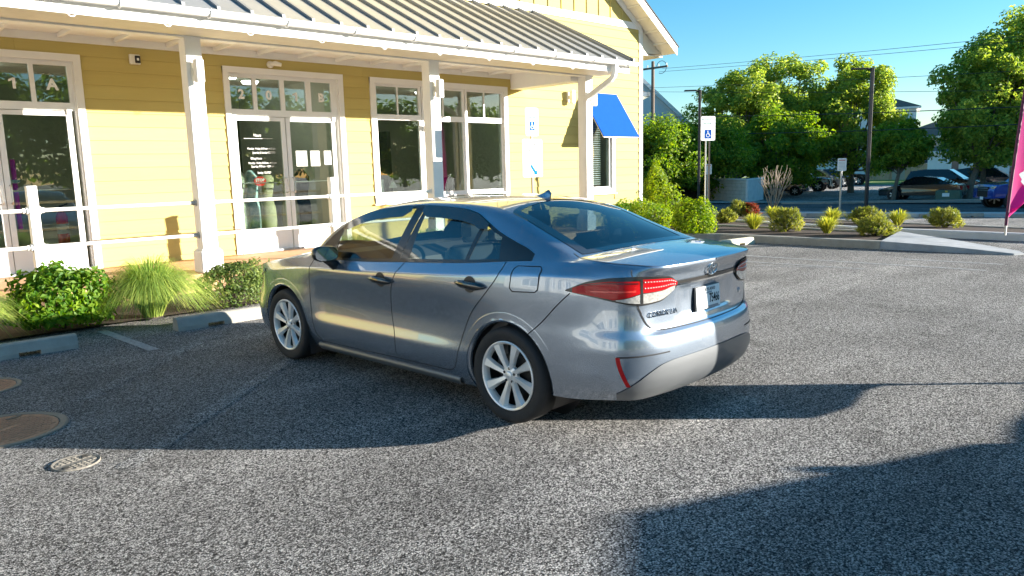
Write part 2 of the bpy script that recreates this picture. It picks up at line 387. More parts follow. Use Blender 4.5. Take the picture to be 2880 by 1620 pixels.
# manhole covers
def cover(x, y, r, label, rot, m=IRON):
    t = thing('manhole_cover', label, 'manhole cover', (x, y, 0), rot, 'cast iron covers in the asphalt')
    put('frame_ring', MB().lathe([(r * .9, -.01), (r * .9, .006), (r, .010), (r * 1.03, .004), (r * 1.03, -.01)], 48), IRONR if r > .2 else m, t, smooth=False)
    put('lid', MB().lathe([(.001, .004), (r * .875, .005), (r * .885, -.005)], 48), m, t)
    mb = MB(); s = .036 if r > .2 else .03; k = int(r * .8 / s)
    for i in range(-k, k + 1):
        for j in range(-k, k + 1):
            if math.hypot(i, j) * s < r * .8 and not (abs(i) < 4 and j in (0,)):
                cx, cy = i * s, j * s; q = s * .3
                mb.box(cx - q * 1.25, cy - q * .7, .004, cx + q * 1.25, cy + q * .7, .0085)
    g = put('raised_studs', mb, m, t); g['kind'] = 'stuff'
    for a in (.6, 3.74):
        put('lifting_slot', MB().box(-.05 * r / .38, -.018, .0085, .05 * r / .38, .018, .0105).xf(Matrix.Translation((math.cos(a) * r * .72, math.sin(a) * r * .72, 0))), BLACKP, t)
cover(.76, 5.82, .385, 'large rusty manhole cover at the left edge, half in shade, half sunlit', .5)
cover(.83, 7.2, .30, 'smaller brown manhole cover fully in shade at the left edge', .9)
SANDY = mat('sandy_iron', (.17, .155, .13), .9, var=.3, scale=30, bump=.5, bscale=90)
cover(.97, 4.80, .125, 'small sandy utility cover set in the sunlit asphalt', .2, SANDY)
# ================================================================ SHOP BUILDING
YW, YP, ZD = 12.833, 10.871, .28
BO = (8.3, YW, 0)
shop = thing('shop_building', 'yellow clapboard shop building with white trim and a metal roofed porch', 'building', BO)
ROOFM = mat('standing_seam_metal', (.34, .33, .31), .45, metal=.45, var=.07, scale=2)
RIBM = mat('roof_rib_metal', (.25, .25, .25), .45, metal=.45, var=.05)
SHING = mat('shingle', (.05, .045, .04), .9, var=.3, scale=20)
SOFFIT = mat('soffit_paint', (.66, .60, .48), .6, var=.05)  # cream paint of the soffit boards and roof undersides
DOORF = mat('white_aluminium', (.78, .78, .77), .35, var=.02)
INTW = mat('interior_wall', (.74, .73, .64), .8, var=.06, scale=1.5)
INTF = mat('interior_floor', (.30, .25, .18), .6, var=.15)
INTD = mat('interior_dark', (.06, .06, .055), .7, var=.2)

def P(name, mb, m, par=None, **k): return put(name, mb, m, par or shop, org=BO, **k)

wall = P('wall', MB().box(-5, YW, .1, 1.05, YW + .18, 5.2).box(3.25, YW, .1, 5.45, YW + .18, 5.2).box(7.68, YW, .1, 8.32, YW + .18, 5.2).box(11.9, YW, .1, 14.75, YW + .18, 5.2)
         .box(15.62, YW, .1, 16.85, YW + .18, 5.2).box(1.05, YW, 3.4, 3.25, YW + .18, 5.2).box(5.45, YW, 3.4, 7.68, YW + .18, 5.2).box(8.32, YW, 3.4, 11.9, YW + .18, 5.2)
         .box(8.32, YW, .1, 11.9, YW + .18, 1.1).box(14.75, YW, .1, 15.62, YW + .18, 1.0).box(14.75, YW, 3.2, 15.62, YW + .18, 5.2), YELLOW)
openings = [(1.01, 3.27, .28, 3.47), (5.41, 7.70, .28, 3.46), (8.29, 11.93, 1.02, 3.46), (14.62, 15.75, .95, 3.3), (-9, 12.6, 3.66, 9)]
rnd = random.Random(4)
z = 3.458 - 15 * .206; courses = [(.27, z)]
while z < 5.15: courses.append((z, min(z + .206, 5.2))); z += .206
for z0, z1 in courses:
    segs = [(-4.6, 16.78)]
    for a, b, c, e in openings:
        if z0 < e - .02 and z1 > c + .02:
            ns = []
            for s in segs:
                if b <= s[0] or a >= s[1]: ns.append(s)
                else:
                    if a - s[0] > .03: ns.append((s[0], a))
                    if s[1] - b > .03: ns.append((b, s[1]))
            segs = ns
    for a, b in segs:
        cuts = [a]
        while b - cuts[-1] > 4.4: cuts.append(cuts[-1] + rnd.uniform(2.4, 3.7))
        cuts.append(b)
        for i in range(len(cuts) - 1):
            P('siding_board', MB().prism([(YW, z0), (YW - .021, z0 + .001), (YW - .007, z1), (YW, z1)], cuts[i] + .001, cuts[i + 1] - .001, 'x'), YELLOW, wall)

# gable front above the porch roof
SL = .68
def rake(x): return 5.30 + (16.85 - x) * SL if x > 11 else 5.30 + (x - 5.15) * SL
gab = P('gable_wall', MB().prism([(5.2, 5.2), (16.83, 5.2), (16.83, rake(16.83)), (11, rake(11.001)), (5.2, rake(5.2))], YW + .0, YW + .15, 'y'), YELLOW)
P('band_board', MB().box(5.2, YW - .034, 5.2, 16.80, YW - .001, 5.365), WHITE)
x = 12.43 - .4575 * 7
while x < 16.6:
    P('batten', MB().box(x - .022, YW - .024, 5.366, x + .022, YW - .001, rake(x) - .16), YELLOW, gab); x += .4575
P('corner_board', MB().box(16.785, YW - .036, .1, 16.93, YW + .12, rake(16.93) - .02), WHITE)
P('side_wall', MB().box(16.80, YW + .12, .1, 16.90, YW + 9, 5.25), YELLOW)
# main roof: right slope, with soffit panels under the rake overhang
YR = YW - .50
rf = P('main_roof', MB().prism([(10.98, rake(11.001) + .02), (17.86, rake(17.86) + .02), (17.86, rake(17.86) + .17), (11.0, rake(11.001) + .20), (4.1, rake(4.1) + .17), (4.1, rake(4.1) + .02)], YR + .03, YW + 9.2, 'y'), SOFFIT)
P('shingles', MB().prism([(11.0, rake(11.001) + .21), (17.90, rake(17.90) + .195), (17.90, rake(17.90) + .225), (11.0, rake(11.001) + .24)], YR - .02, YW + 9.25, 'y'), SHING, rf)
P('rake_board', MB().prism([(10.5, rake(11.001) + .17), (10.5, rake(11.001) - .1), (11, rake(11.001) - .04), (17.86, rake(17.86) - .04), (17.86, rake(17.86) + .19), (11.0, rake(11.001) + .19)], YR, YR + .03, 'y'), WHITE, rf)
P('rake_frieze', MB().prism([(11, rake(11.001) - .18), (16.86, rake(16.86) - .18), (16.86, rake(16.86) + .0), (11, rake(11.001) + .0)], YW - .055, YW - .03, 'y'), WHITE, rf)
x = 17.84
while x > 12.2:
    a, b = x - .40, x
    P('soffit_panel', MB().prism([(a + .012, rake(a + .012) - .012), (b - .012, rake(b - .012) - .012), (b - .012, rake(b - .012) + .015), (a + .012, rake(a + .012) + .015)], YR + .035, YW - .002 if b < 16.8 else YW + 6, 'y'), SOFFIT, rf)
    P('lookout', MB().prism([(a - .03, rake(a) - .05), (a + .03, rake(a) - .05), (a + .03, rake(a) + .0), (a - .03, rake(a) + .0)], YR + .036, YW - .001 if b < 17.2 else YW + 6, 'y'), SOFFIT, rf); x -= .40
P('eave_return', MB().prism([(16.94, 4.60), (17.84, 4.66), (16.94, rake(16.94) - .06)], YW - .02, YW + .05, 'y').box(16.94, YW - .02, 4.57, 17.84, YW + 6, 4.60), SOFFIT, rf)

# porch
P('porch_floor', MB().box(-5, YP - .22, -.02, 12.75, YW, ZD), PAVER)
for x, nm in ((.03, 0), (4.166, 1), (8.305, 2), (12.383, 3)):
    hw = .1116
    c = P('column', MB().bbox(x - hw, YP - hw, ZD, x + hw, YP + hw, 3.60, .008), WHITE)
    P('column_base', MB().bbox(x - .155, YP - .155, ZD, x + .155, YP + .155, ZD + .31, .012).bbox(x - .135, YP - .135, ZD + .31, x + .135, YP + .135, ZD + .335, .008), WHITE, c)
P('porch_beam', MB().box(-5, YP - .09, 3.51, 12.50, YP + .09, 3.75).box(-5, YP - .115, 3.51, 12.52, YP - .092, 3.545), WHITE)
P('side_beam', MB().box(12.05, YP + .1, 3.42, 12.44, YW, 3.80), WHITE)
pc = P('porch_ceiling', MB().box(-5, YP + .09, 3.75, 12.05, YW, 3.78), WHITE)
for k in range(22):
    P('rafter', MB().box(-4.6 + k * .76, YP + .09, 3.69, -4.55 + k * .76, YW - .01, 3.75), WHITE, pc)
P('wall_frieze', MB().box(-5, YW - .04, 3.64, 12.04, YW - .001, 3.75), WHITE)
P('eave_soffit', MB().box(-5, 10.0, 3.535, 12.72, YP - .116, 3.56), SOFFIT)
P('fascia', MB().box(-5, 9.965, 3.51, 12.74, 9.998, 3.70), WHITE)
ZE, ZT, YE = 3.745, 5.17, 9.94
sl = (ZT - ZE) / (YW - YE)
pr = P('porch_roof', MB().prism([(YE + .02, ZE - .05), (YW, ZT - .05), (YW, ZT - .012), (YE + .02, ZE - .012)], -5, 12.79, 'x'), SOFFIT)
pn = .4505; x = 12.80; k = 0
while x > -4.8:
    P('roof_panel', MB().prism([(YE, ZE - .01), (YW - .03, ZT - .01), (YW - .03, ZT), (YE, ZE)], x - pn + .003, x - .003, 'x'), ROOFM, pr)
    P('standing_seam', MB().prism([(YE + .03, ZE + .001), (YW - .03, ZT + .001), (YW - .03, ZT + .068), (YE + .045, ZE + .062)], x - .022, x + .022, 'x'), RIBM, pr)
    x -= pn; k += 1
P('rake_flashing', MB().prism([(YE - .02, ZE - .06), (YW - .02, ZT - .06), (YW - .02, ZT + .07), (YE - .02, ZE + .06)], 12.80 + .02, 12.80 + .05, 'x'), RIBM, pr)
# half round gutter with straps
G = MB(); gr = .068; gy, gzz = 9.885, 3.70; prof = []
for i in range(9): a = math.pi + math.pi * i / 8; prof.append((gy + gr * math.cos(a), gzz + gr * math.sin(a)))
prof = [(gy - gr - .012, gzz + .012), (gy - gr - .012, gzz)] + prof + [(gy + gr, gzz + .03), (gy + gr - .008, gzz + .03)] + [(gy + (gr - .008) * math.cos(a), gzz + (gr - .008) * math.sin(a)) for a in [2 * math.pi - math.pi * i / 8 for i in range(9)]]
G.prism(prof, -5, 12.86, 'x')
gut = P('gutter', G, WHITE)
for k in range(17):
    bx = 12.55 - k * 1.06
    P('gutter_strap', MB().tube([(bx, gy + (gr + .006) * math.cos(a), gzz + (gr + .006) * math.sin(a)) for a in [math.pi * .9 + math.pi * 1.25 * i / 10 for i in range(11)]], .011, 6), WHITE, gut)
    if k < 14: P('gutter_hook', MB().tube([(bx - .5 + .04 * math.cos(a), 9.955, 3.51 + .03 * math.sin(a)) for a in [math.pi + math.pi * i / 6 for i in range(7)]], .006, 5), WHITE, gut)
def rtube(mb, pts, w, t):
    """rectangular downspout"""
    pts = [Vector(p) for p in pts]; V = []; F = []
    for i, p in enumerate(pts):
        tg = (pts[min(i + 1, len(pts) - 1)] - pts[max(i - 1, 0)]).normalized(); sx = Vector((1, 0, 0)); sy = tg.cross(sx).normalized(); sx = sy.cross(tg)
        V += [p + sx * w / 2 + sy * t / 2, p - sx * w / 2 + sy * t / 2, p - sx * w / 2 - sy * t / 2, p + sx * w / 2 - sy * t / 2]
    for i in range(len(pts) - 1):
        for j in range(4): F.append((i * 4 + j, i * 4 + (j + 1) % 4, i * 4 + 4 + (j + 1) % 4, i * 4 + 4 + j))
    F += [(3, 2, 1, 0), tuple(range(len(pts) * 4 - 4, len(pts) * 4))]; mb.add(V, F); return mb
dp = [(12.17, 9.885, 3.66), (12.17, 9.887, 3.50), (12.17, 9.92, 3.42), (12.175, 9.99, 3.36), (12.19, 10.4, 3.17), (12.20, 10.62, 3.08), (12.205, 10.675, 3.03), (12.205, 10.70, 2.95), (12.205, 10.70, .3)]
ds = P('downspout', rtube(MB(), dp, .075, .10), WHITE)
for zz in (2.3, 1.0): P('downspout_strap', MB().box(12.155, 10.64, zz, 12.29, 10.757, zz + .03), WHITE, ds)

# ---- doors
PAPER = mat('paper', (.5, .5, .47), .7, var=.05); PAPERB = mat('paper_print', (.25, .32, .40), .7, var=.6, scale=25)
MAG = mat('magenta_tube', (.65, .03, .55), .5, var=.05)
LETTER = mat('white_vinyl', (.82, .82, .80), .7, spec=.1, var=.02)
def trimframe(name, x0, x1, z0, z1, wd, bottom=False):
    mb = MB().box(x0, YW - .042, z0, x0 + wd, YW - .0, z1).box(x1 - wd, YW - .042, z0, x1, YW - .0, z1).box(x0 - .0, YW - .045, z1 - wd, x1 + .0, YW - .0, z1 + .003)
    if bottom: mb.box(x0, YW - .045, z0, x1, YW, z0 + wd).box(x0 - .03, YW - .075, z0 - .03, x1 + .03, YW, z0)
    # jamb returns
    mb.box(x0 + wd - .001, YW, z0, x0 + wd + .02, YW + .16, z1 - wd).box(x1 - wd - .02, YW, z0, x1 - wd + .001, YW + .16, z1 - wd)
    return P(name, mb, WHITE)
def storefront(x0, x1, lx, rx, panes, letters, letter_x):
    trimframe('door_surround', x0, x1, ZD, 3.465, .10)
    # transom
    tr = P('transom_window', MB().box(x0 + .10, YW + .02, 2.655, x1 - .10, YW + .08, 2.77).box(x0 + .10, YW + .02, 3.30, x1 - .10, YW + .08, 3.37), DOORF)
    ed = [x0 + .10] + [p for q in panes for p in q] + [x1 - .10]
    for i in range(0, len(ed), 2): P('mullion', MB().box(ed[i], YW + .02, 2.77, ed[i + 1], YW + .08, 3.30), DOORF, tr)
    for (a, b), ch in zip(panes, letters):
        P('pane', MB().box(a, YW + .05, 2.77, b, YW + .056, 3.30), SHOPGLASS, tr)
        if ch:
            if ch == '1':
                cx_ = (a + b) / 2 + .01; P('numeral', MB().prism([(cx_ - .002, 2.945), (cx_ + .036, 2.945), (cx_ + .036, 3.098), (cx_ + .006, 3.098), (cx_ - .050, 3.070), (cx_ - .050, 3.040), (cx_ - .002, 3.060)], YW + .044, YW + .048, 'y'), LETTER, tr)
            else: text('numeral', ch, .215, LETTER, tr, ((a + b) / 2 + .01 - BO[0], YW + .046 - BO[1], 3.02), (R(90), 0, 0), .002, bold=.008)
    for (a, b, hx) in ((lx[0], lx[1], lx[1] - .06), (rx[0], rx[1], rx[0] + .06)):
        s = .075
        d = P('door_leaf', MB().box(a, YW + .02, .31, a + s, YW + .075, 2.645).box(b - s, YW + .02, .31, b, YW + .075, 2.645).box(a + s, YW + .02, .31, b - s, YW + .075, .70).box(a + s, YW + .02, 2.58, b - s, YW + .075, 2.645), DOORF)
        P('pane', MB().box(a + s, YW + .045, .70, b - s, YW + .051, 2.58), SHOPGLASS, d)
        P('push_bar', MB().tube([(a + s, YW + .10, 1.50), (b - s, YW + .10, 1.50)], .014, 8), STEEL, d)
        P('pull_handle', MB().tube([(hx, YW + .02, 1.32), (hx, YW - .05, 1.32), (hx + (.03 if hx > (a + b) / 2 else -.0), YW - .06, 1.35), (hx, YW - .06, 1.55), (hx, YW - .05, 1.58), (hx, YW + .02, 1.58)], .013, 8), STEEL, d)
        P('hinge', MB().box(a + .005 if hx > (a + b) / 2 else b - .065, YW - .01, 2.60, a + .065 if hx > (a + b) / 2 else b - .005, YW + .02, 2.68), DOORF, d)
    P('door_sill', MB().box(x0 + .1, YW - .05, ZD, x1 - .1, YW + .12, .31), GALV)
storefront(1.01, 3.27, (1.17, 2.125), (2.135, 3.09), [(1.16, 1.60), (1.66, 2.10), (2.16, 2.60), (2.66, 3.09)], ['', '', '1', 'A'], 0)
storefront(5.41, 7.70, (5.53, 6.495), (6.515, 7.51), [(5.52, 5.94), (6.01, 6.45), (6.53, 6.95), (7.05, 7.46)], ['2', '0', '1', 'B'], 0)
# lettering and papers on the 201B doors
dl = [o for o in shop.children if o.name.startswith('door_leaf')]
leafL, leafR = dl[2], dl[3]
for body, zz, sz, al in (('Hours', 2.33, .075, 0), ('', 2.2, .05, 0), ('Monday - Friday: 8:30 am - 4:30 pm', 2.10, .05, .06), ('Saturday & Sunday: CLOSED', 2.03, .05, .10), ('Billing Hours', 1.93, .055, -.05), ('Monday - Friday: 8:30 am - 4:00 pm', 1.85, .05, .06), ('Saturday: 9:00 am - 12:00 pm', 1.79, .05, .06), ('Sunday: CLOSED', 1.68, .05, .08)):
    if body: text('door_lettering', body, sz, LETTER, leafL, (5.97 + al - BO[0], YW + .040 - BO[1], zz), (R(90), 0, 0), .001, sx=.72)
P('lettering_rule', MB().box(5.72, YW + .040, 2.272, 6.25, YW + .044, 2.278), LETTER, leafL)
for a, b, z0, z1, m in ((6.68, 6.90, 1.78, 2.06, PAPERB), (6.97, 7.16, 1.78, 2.06, PAPER), (7.25, 7.40, 1.80, 2.06, PAPER)):
    q = P('notice', MB().box(a, YW + .038, z0, b, YW + .044, z1), PAPER, leafR)
    P('notice_print', MB().box(a + .015, YW + .035, z1 - .07 if m is PAPER else z0 + .02, b - .015, YW + .038, z1 - .02), PAPERB, q)
    for k in range(6): P('notice_line', MB().box(a + .02, YW + .036, z0 + .03 + k * .025, b - .03 - (k % 3) * .02, YW + .038, z0 + .036 + k * .025), PAPERB, q)
st = thing('stop_sign_sticker', 'red octagonal stop notice behind the left glass of the 201 B doors', 'sticker', (5.98, YW + .09, 1.53))
put('plate', MB().prism([(.12 * math.cos(a) , .09 * math.sin(a)) for a in [math.pi / 8 + math.pi / 4 * i for i in range(8)]], 0, .006, 'y'), SIGNR, st)
text('stop_lettering', 'STOP', .07, LETTER, st, (0, -.003, .02), (R(90), 0, 0), .001, bold=.002)
tb = thing('magenta_tube', 'magenta tube clipped upright behind the glass of the 1 A door', 'tube', (2.28, YW + .13, .95))
put('tube', MB().tube([(0, 0, 0), (.0, 0, 1.0)], .032, 10), MAG, tb); put('clip', MB().box(-.07, -.05, .66, .06, .05, .71), STEEL, tb)

# ---- the three windows beside the doors
trimframe('window_surround', 8.29, 11.93, 1.02, 3.46, .11, True)
for i, (a, b) in enumerate(((8.40, 9.53), (9.55, 10.69), (10.71, 11.83))):
    wd = P('window', MB().box(a, YW + .01, 1.12, a + .055, YW + .08, 3.36).box(b - .055, YW + .01, 1.12, b, YW + .08, 3.36).box(a + .055, YW + .01, 1.12, b - .055, YW + .08, 1.20).box(a + .055, YW + .01, 2.66, b - .055, YW + .08, 2.77).box(a + .055, YW + .01, 3.31, b - .055, YW + .08, 3.36), DOORF)
    m = (a + b) / 2
    P('pane', MB().box(a + .055, YW + .045, 1.20, b - .055, YW + .051, 2.66), SHOPGLASS, wd)
    P('pane', MB().box(a + .055, YW + .045, 2.77, b - .055, YW + .051, 3.31), SHOPGLASS, wd)
    P('glazing_bar', MB().box(m - .014, YW + .025, 2.77, m + .014, YW + .07, 3.31), DOORF, wd)
# ---- window under the awning with a venetian blind
trimframe('window_surround', 14.62, 15.75, .95, 3.3, .12, True)
wd = P('window', MB().box(14.75, YW + .01, 1.07, 14.80, YW + .08, 3.2).box(15.57, YW + .01, 1.07, 15.62, YW + .08, 3.2).box(14.80, YW + .01, 1.07, 15.57, YW + .08, 1.12), DOORF)
P('pane', MB().box(14.80, YW + .045, 1.12, 15.57, YW + .051, 3.2), SHOPGLASS, wd)
for k in range(34):
    P('blind_slat', MB().add([(14.82, YW + .12, 1.18 + k * .055), (15.35, YW + .12, 1.18 + k * .055), (15.35, YW + .16, 1.20 + k * .055), (14.82, YW + .16, 1.20 + k * .055)], [(0, 1, 2, 3)]), WHITE, wd)

# ---- interior seen through the glass
ins = P('interior', MB().box(-5, YW + 5.2, ZD, 16.8, YW + 5.3, 3.6).box(-5, YW + .2, 3.55, 16.8, YW + 5.2, 3.6).box(7.95, YW + .2, ZD, 8.05, YW + 5.2, 3.55).box(4.2, YW + .2, ZD, 4.3, YW + 5.2, 3.55).box(13.6, YW + .2, ZD, 13.7, YW + 5.2, 3.55).box(-1, YW + .2, ZD, -.9, YW + 5.2, 3.55), INTW)
P('interior_floor', MB().box(-5, YW + .18, .2, 16.8, YW + 5.2, ZD), INTF)
P('interior_partition', MB().box(9.2, YW + 3.2, ZD, 9.3, YW + 5.2, 3.0).box(10.4, YW + 2.6, ZD, 10.5, YW + 5.2, 2.6).box(6.6, YW + 2.4, ZD, 6.7, YW + 5.2, 2.9), INTD, ins)
DRESS = [mat('dress_pale', (.6, .58, .48), .8, var=.2, scale=12), mat('dress_blue', (.25, .45, .55), .8, var=.7, scale=14, col2=(.8, .82, .8)), mat('dress_beige', (.42, .36, .22), .8, var=.2, scale=10), mat('dress_black', (.04, .04, .045), .8, var=.2)]
for x, y, m, l in ((5.78, .55, 0, 'pale dress on a form behind the left glass of the 201 B doors'), (6.08, .7, 1, 'blue and white patterned dress on a form behind the 201 B doors'), (6.32, .62, 2, 'beige dress on a form beside the stile of the 201 B doors'), (6.85, .75, 2, 'beige dress on a form behind the right glass of the 201 B doors'), (7.2, .9, 3, 'dark garment on a form behind the right glass of the 201 B doors')):
    t = thing('dress_form', l, 'dress form', (x, YW + y, ZD), 0, 'garments displayed behind the doors')
    put('dress', MB().lathe([(.14, .28), (.17, .5), (.16, .75), (.11, .95), (.15, 1.15), (.16, 1.3), (.09, 1.40), (.05, 1.45), (.001, 1.46)], 18), DRESS[m], t, smooth=True)
    put('stand', MB().cyl((0, 0, 0), .02, .3, 8).cyl((0, 0, 0), .14, .02, 16), STEEL, t)
ex = thing('fire_extinguisher', 'red fire extinguisher standing behind the 1 A door glass', 'extinguisher', (2.86, YW + .3, ZD))
put('body', MB().lathe([(.001, .35), (.075, .35), (.08, .38), (.08, .80), (.06, .86), (.025, .90), (.001, .90)], 20), SIGNR, ex, smooth=True)
put('label_band', MB().lathe([(.0815, .55), (.0815, .70)], 20), PAPER, ex); put('valve', MB().box(-.02, -.015, .9, .02, .015, .98).tube([(-.02, 0, .96), (.1, 0, 1.0)], .01, 6), BLACKP, ex)
for x, y, l in ((8.9, .9, 'dark desk with equipment behind the left shop window'), (11.2, 1.3, 'dark desk with equipment behind the right shop window')):
    t = thing('office_desk', l, 'desk', (x, YW + y, ZD), 0)
    put('desk_top', MB().box(-.6, -.3, .72, .6, .3, .76), INTD, t)
    for sx in (-.55, .51): put('leg', MB().box(sx, -.28, 0, sx + .04, .28, .72), INTD, t)
    put('monitor', MB().box(-.25, .05, .86, .25, .09, 1.2).box(-.03, .06, .76, .03, .1, .86), BLACKP, t)
    put('lamp_head', MB().lathe([(.02, 1.16), (.09, 1.02), (.085, 1.02), (.001, 1.15)], 14, c=(.45, 0, 0)).tube([(.45, 0, .76), (.45, 0, 1.16)], .008, 6), SIGNW, t)

LIT = bpy.data.materials.new('lit_ceiling_lamp'); LIT.use_nodes = True; b_ = LIT.node_tree.nodes['Principled BSDF']; b_.inputs['Base Color'].default_value = (.9, .9, .85, 1); b_.inputs['Emission Color'].default_value = (1, .95, .85, 1); b_.inputs['Emission Strength'].default_value = 5
for x_, y_ in ((6.2, 1.6), (6.9, 2.2), (6.5, 3.6), (9.5, 2.0), (11.2, 2.2), (2.4, 2.2)):  # the transom lamps are real, the others are added to brighten the rooms
    t = thing('ceiling_lamp', {6.2: 'lit round ceiling lamp seen through the transom over the left 201 B leaf', 6.9: 'lit round ceiling lamp seen through the transom over the right 201 B leaf', 6.5: 'added lit ceiling lamp deeper inside, brightening the room behind the 201 B doors', 9.5: 'added lit ceiling lamp brightening the room behind the left shop window', 11.2: 'added lit ceiling lamp brightening the room behind the right shop window', 2.4: 'added lit ceiling lamp brightening the room behind the 1 A door'}[x_], 'ceiling lamp', (x_, YW + y_, 3.55), 0, 'lit ceiling lamps in the shop')
    put('diffuser', MB().lathe([(.001, -.09), (.14, -.08), (.17, -.03)], 24), LIT, t, smooth=True); put('collar', MB().lathe([(.18, -.03), (.18, 0), (.17, -.03)], 24), SIGNW, t)

# ---- things fixed to the porch
def sconce(x, y, zz, label, fx=0):
    t = thing('wall_lamp', label, 'wall lamp', (x, y, zz), 0, 'white porch lamps')
    put('back_plate', MB().box(-.06, -.018, -.12, .06, 0, .12), CREAM, t)
    put('arm', MB().box(-.03, -.075, -.045, .03, -.018, .045), CREAM, t)
    put('lamp_body', MB().bbox(-.055, -.185, -.155, .055, -.075, .155, .012), WHITE, t)
sconce(4.166, YP - .113, 3.06, 'white box lamp on the first porch column, left of the 201 B doors')
sconce(8.305, YP - .113, 3.04, 'white box lamp on the porch column between the windows')
sconce(12.383, YP - .113, 3.05, 'white box lamp on the end column beside the blue awning')
sconce(13.98, YW - .02, 3.33, 'white box lamp on the yellow wall left of the end column')
cm = thing('alarm_box', 'square beige alarm box with black lens high on the wall near 1 A', 'alarm box', (4.035, YW - .02, 3.46))
put('housing', MB().bbox(-.08, -.045, -.075, .08, 0, .075, .01), CREAM, cm); put('lens', MB().bbox(-.005, -.065, -.055, .075, -.045, .055, .012), BLACKP, cm); put('lens_light', MB().box(.02, -.069, -.018, .05, -.065, .018), SIGNW, cm)
bl = thing('spot_lamp', 'small round bracket spot lamp above the 201 B doors', 'lamp', (6.27, YW - .02, 3.545))
put('mount', MB().lathe([(.06, 0), (.06, -.03), (.04, -.05), (.001, -.05)], 16, 'y'), CREAM, bl); put('head', MB().tube([(0, -.05, .01), (.06, -.10, .015), (.15, -.14, -.01)], [.03, .045, .03], 10), CREAM, bl)

rl = thing('porch_railing', 'white pipe railing with square posts along the porch edge', 'railing', (4.2, YP, ZD))
def rp_(n, mb, m=WHITE, par=None): return put(n, mb, m, par or rl, org=(4.2, YP, ZD), auto=40)
for x in (2.07, 6.235): rp_('post', MB().bbox(x - .056, YP - .056, ZD, x + .056, YP + .056, 1.575, .006))
for zz in (1.272, .815):
    for a, b in ((-.0, 2.014), (2.126, 4.054), (4.278, 6.179), (6.291, 8.193)):
        q = rp_('rail', MB().tube([(a, YP, zz), (b, YP, zz)], .024, 10))
        for e, s in ((a, 1), (b, -1)): rp_('flange', MB().tube([(e, YP, zz), (e + s * .02, YP, zz), (e + s * .022, YP, zz), (e + s * .06, YP, zz)], [.05, .05, .034, .034], 12), GALV if abs(e - 4.05) < .01 else WHITE, q)

AWN = mat('blue_awning_cloth', (.006, .065, .40), .9, spec=.08, var=.05, scale=8, bump=.1, bscale=200)
AWU = mat('awning_frame_white', (.7, .7, .7), .5)
aw = thing('awning', 'bright blue slanted awning over the window at the building corner', 'awning', (15.12, YW, 3.48))
q = put('canopy', MB().add([(-.70, -.03, 0), (.70, -.03, 0), (.70, -.77, -1.11), (-.70, -.77, -1.11), (-.70, -.012, -.02), (.70, -.012, -.02), (.70, -.745, -1.12), (-.70, -.745, -1.12)], [(0, 1, 2, 3), (7, 6, 5, 4), (0, 4, 5, 1), (1, 5, 6, 2), (2, 6, 7, 3), (3, 7, 4, 0)]), AWN, aw)
put('frame', MB().tube([(-.68, -.02, -.05), (-.68, -.74, -1.13), (-.68, -.02, -1.13), (-.68, -.02, -.05)], .015, 6).tube([(.68, -.02, -.05), (.68, -.74, -1.13), (.68, -.02, -1.13), (.68, -.02, -.05)], .015, 6).tube([(-.68, -.74, -1.13), (.68, -.74, -1.13)], .012, 6), AWU, aw)

# ---- signs on posts
def rrect(w, h, r, n=4):
    p = []
    for cx, cy, a0 in ((w / 2 - r, h / 2 - r, 0), (-w / 2 + r, h / 2 - r, 90), (-w / 2 + r, -h / 2 + r, 180), (w / 2 - r, -h / 2 + r, 270)):
        p += [(cx + r * math.cos(R(a0 + 90 * i / n)), cy + r * math.sin(R(a0 + 90 * i / n))) for i in range(n + 1)]
    return p
def wheelchair(par, x, y, zz, s):
    """white access symbol on a blue square"""
    put('symbol_field', MB().prism([(x - s / 2, zz - s * .62), (x + s / 2, zz - s * .62), (x + s / 2, zz + s * .62), (x - s / 2, zz + s * .62)], y - .003, y, 'y'), SIGNB, par)
    mb = MB()
    def bar(a, b, wd):
        a = Vector(a); b = Vector(b); d = (b - a).normalized(); n = Vector((-d.y, d.x)) * wd / 2
        mb.prism([(x + q.x * s, zz + q.y * s) for q in (a + n, a - n, b - n, b + n)], y - .006, y - .003, 'y')
    mb.prism([(x - .06 * s + .075 * s * math.cos(R(30 * i)), zz + .42 * s + .075 * s * math.sin(R(30 * i))) for i in range(12)], y - .006, y - .003, 'y')
    bar((-.06, .34), (-.04, -.02), .10); bar((-.05, .14), (.14, .14), .07); bar((-.06, .0), (.18, .0), .09); bar((.16, .02), (.28, -.28), .09); bar((.26, -.28), (.36, -.24), .07)
    A = [R(125 + i * 21) for i in range(11)]
    for i in range(10): bar((-.04 + .26 * math.cos(A[i]), -.16 + .26 * math.sin(A[i])), (-.04 + .26 * math.cos(A[i + 1]), -.16 + .26 * math.sin(A[i + 1])), .07)
    put('symbol', mb, SIGNW, par)
def panel(par, wd, ht, x, y, zz, edge=None):
    if edge: 
        put('panel_border', MB().prism([(x + a, zz + b) for a, b in rrect(wd - .012, ht - .012, .03)], y - .005, y - .004, 'y'), edge, par)
        put('panel_face', MB().prism([(x + a, zz + b) for a, b in rrect(wd - .022, ht - .022, .027)], y - .0065, y - .005, 'y'), SIGNW, par)
    return put('panel', MB().prism([(x + a, zz + b) for a, b in rrect(wd, ht, .035)], y - .004, y, 'y'), SIGNW, par)
s1 = thing('parking_sign', 'two white sign plates on a post behind the sedan, access aisle and reserved parking', 'sign', (9.52, 9.6, .03))
put('post', MB().box(-.022, .006, 0, .022, .03, 2.64), DARK, s1)
panel(s1, .312, .485, 0, .004, 2.41, SIGNG); panel(s1, .49, .66, 0, .004, 1.78, SIGNK)
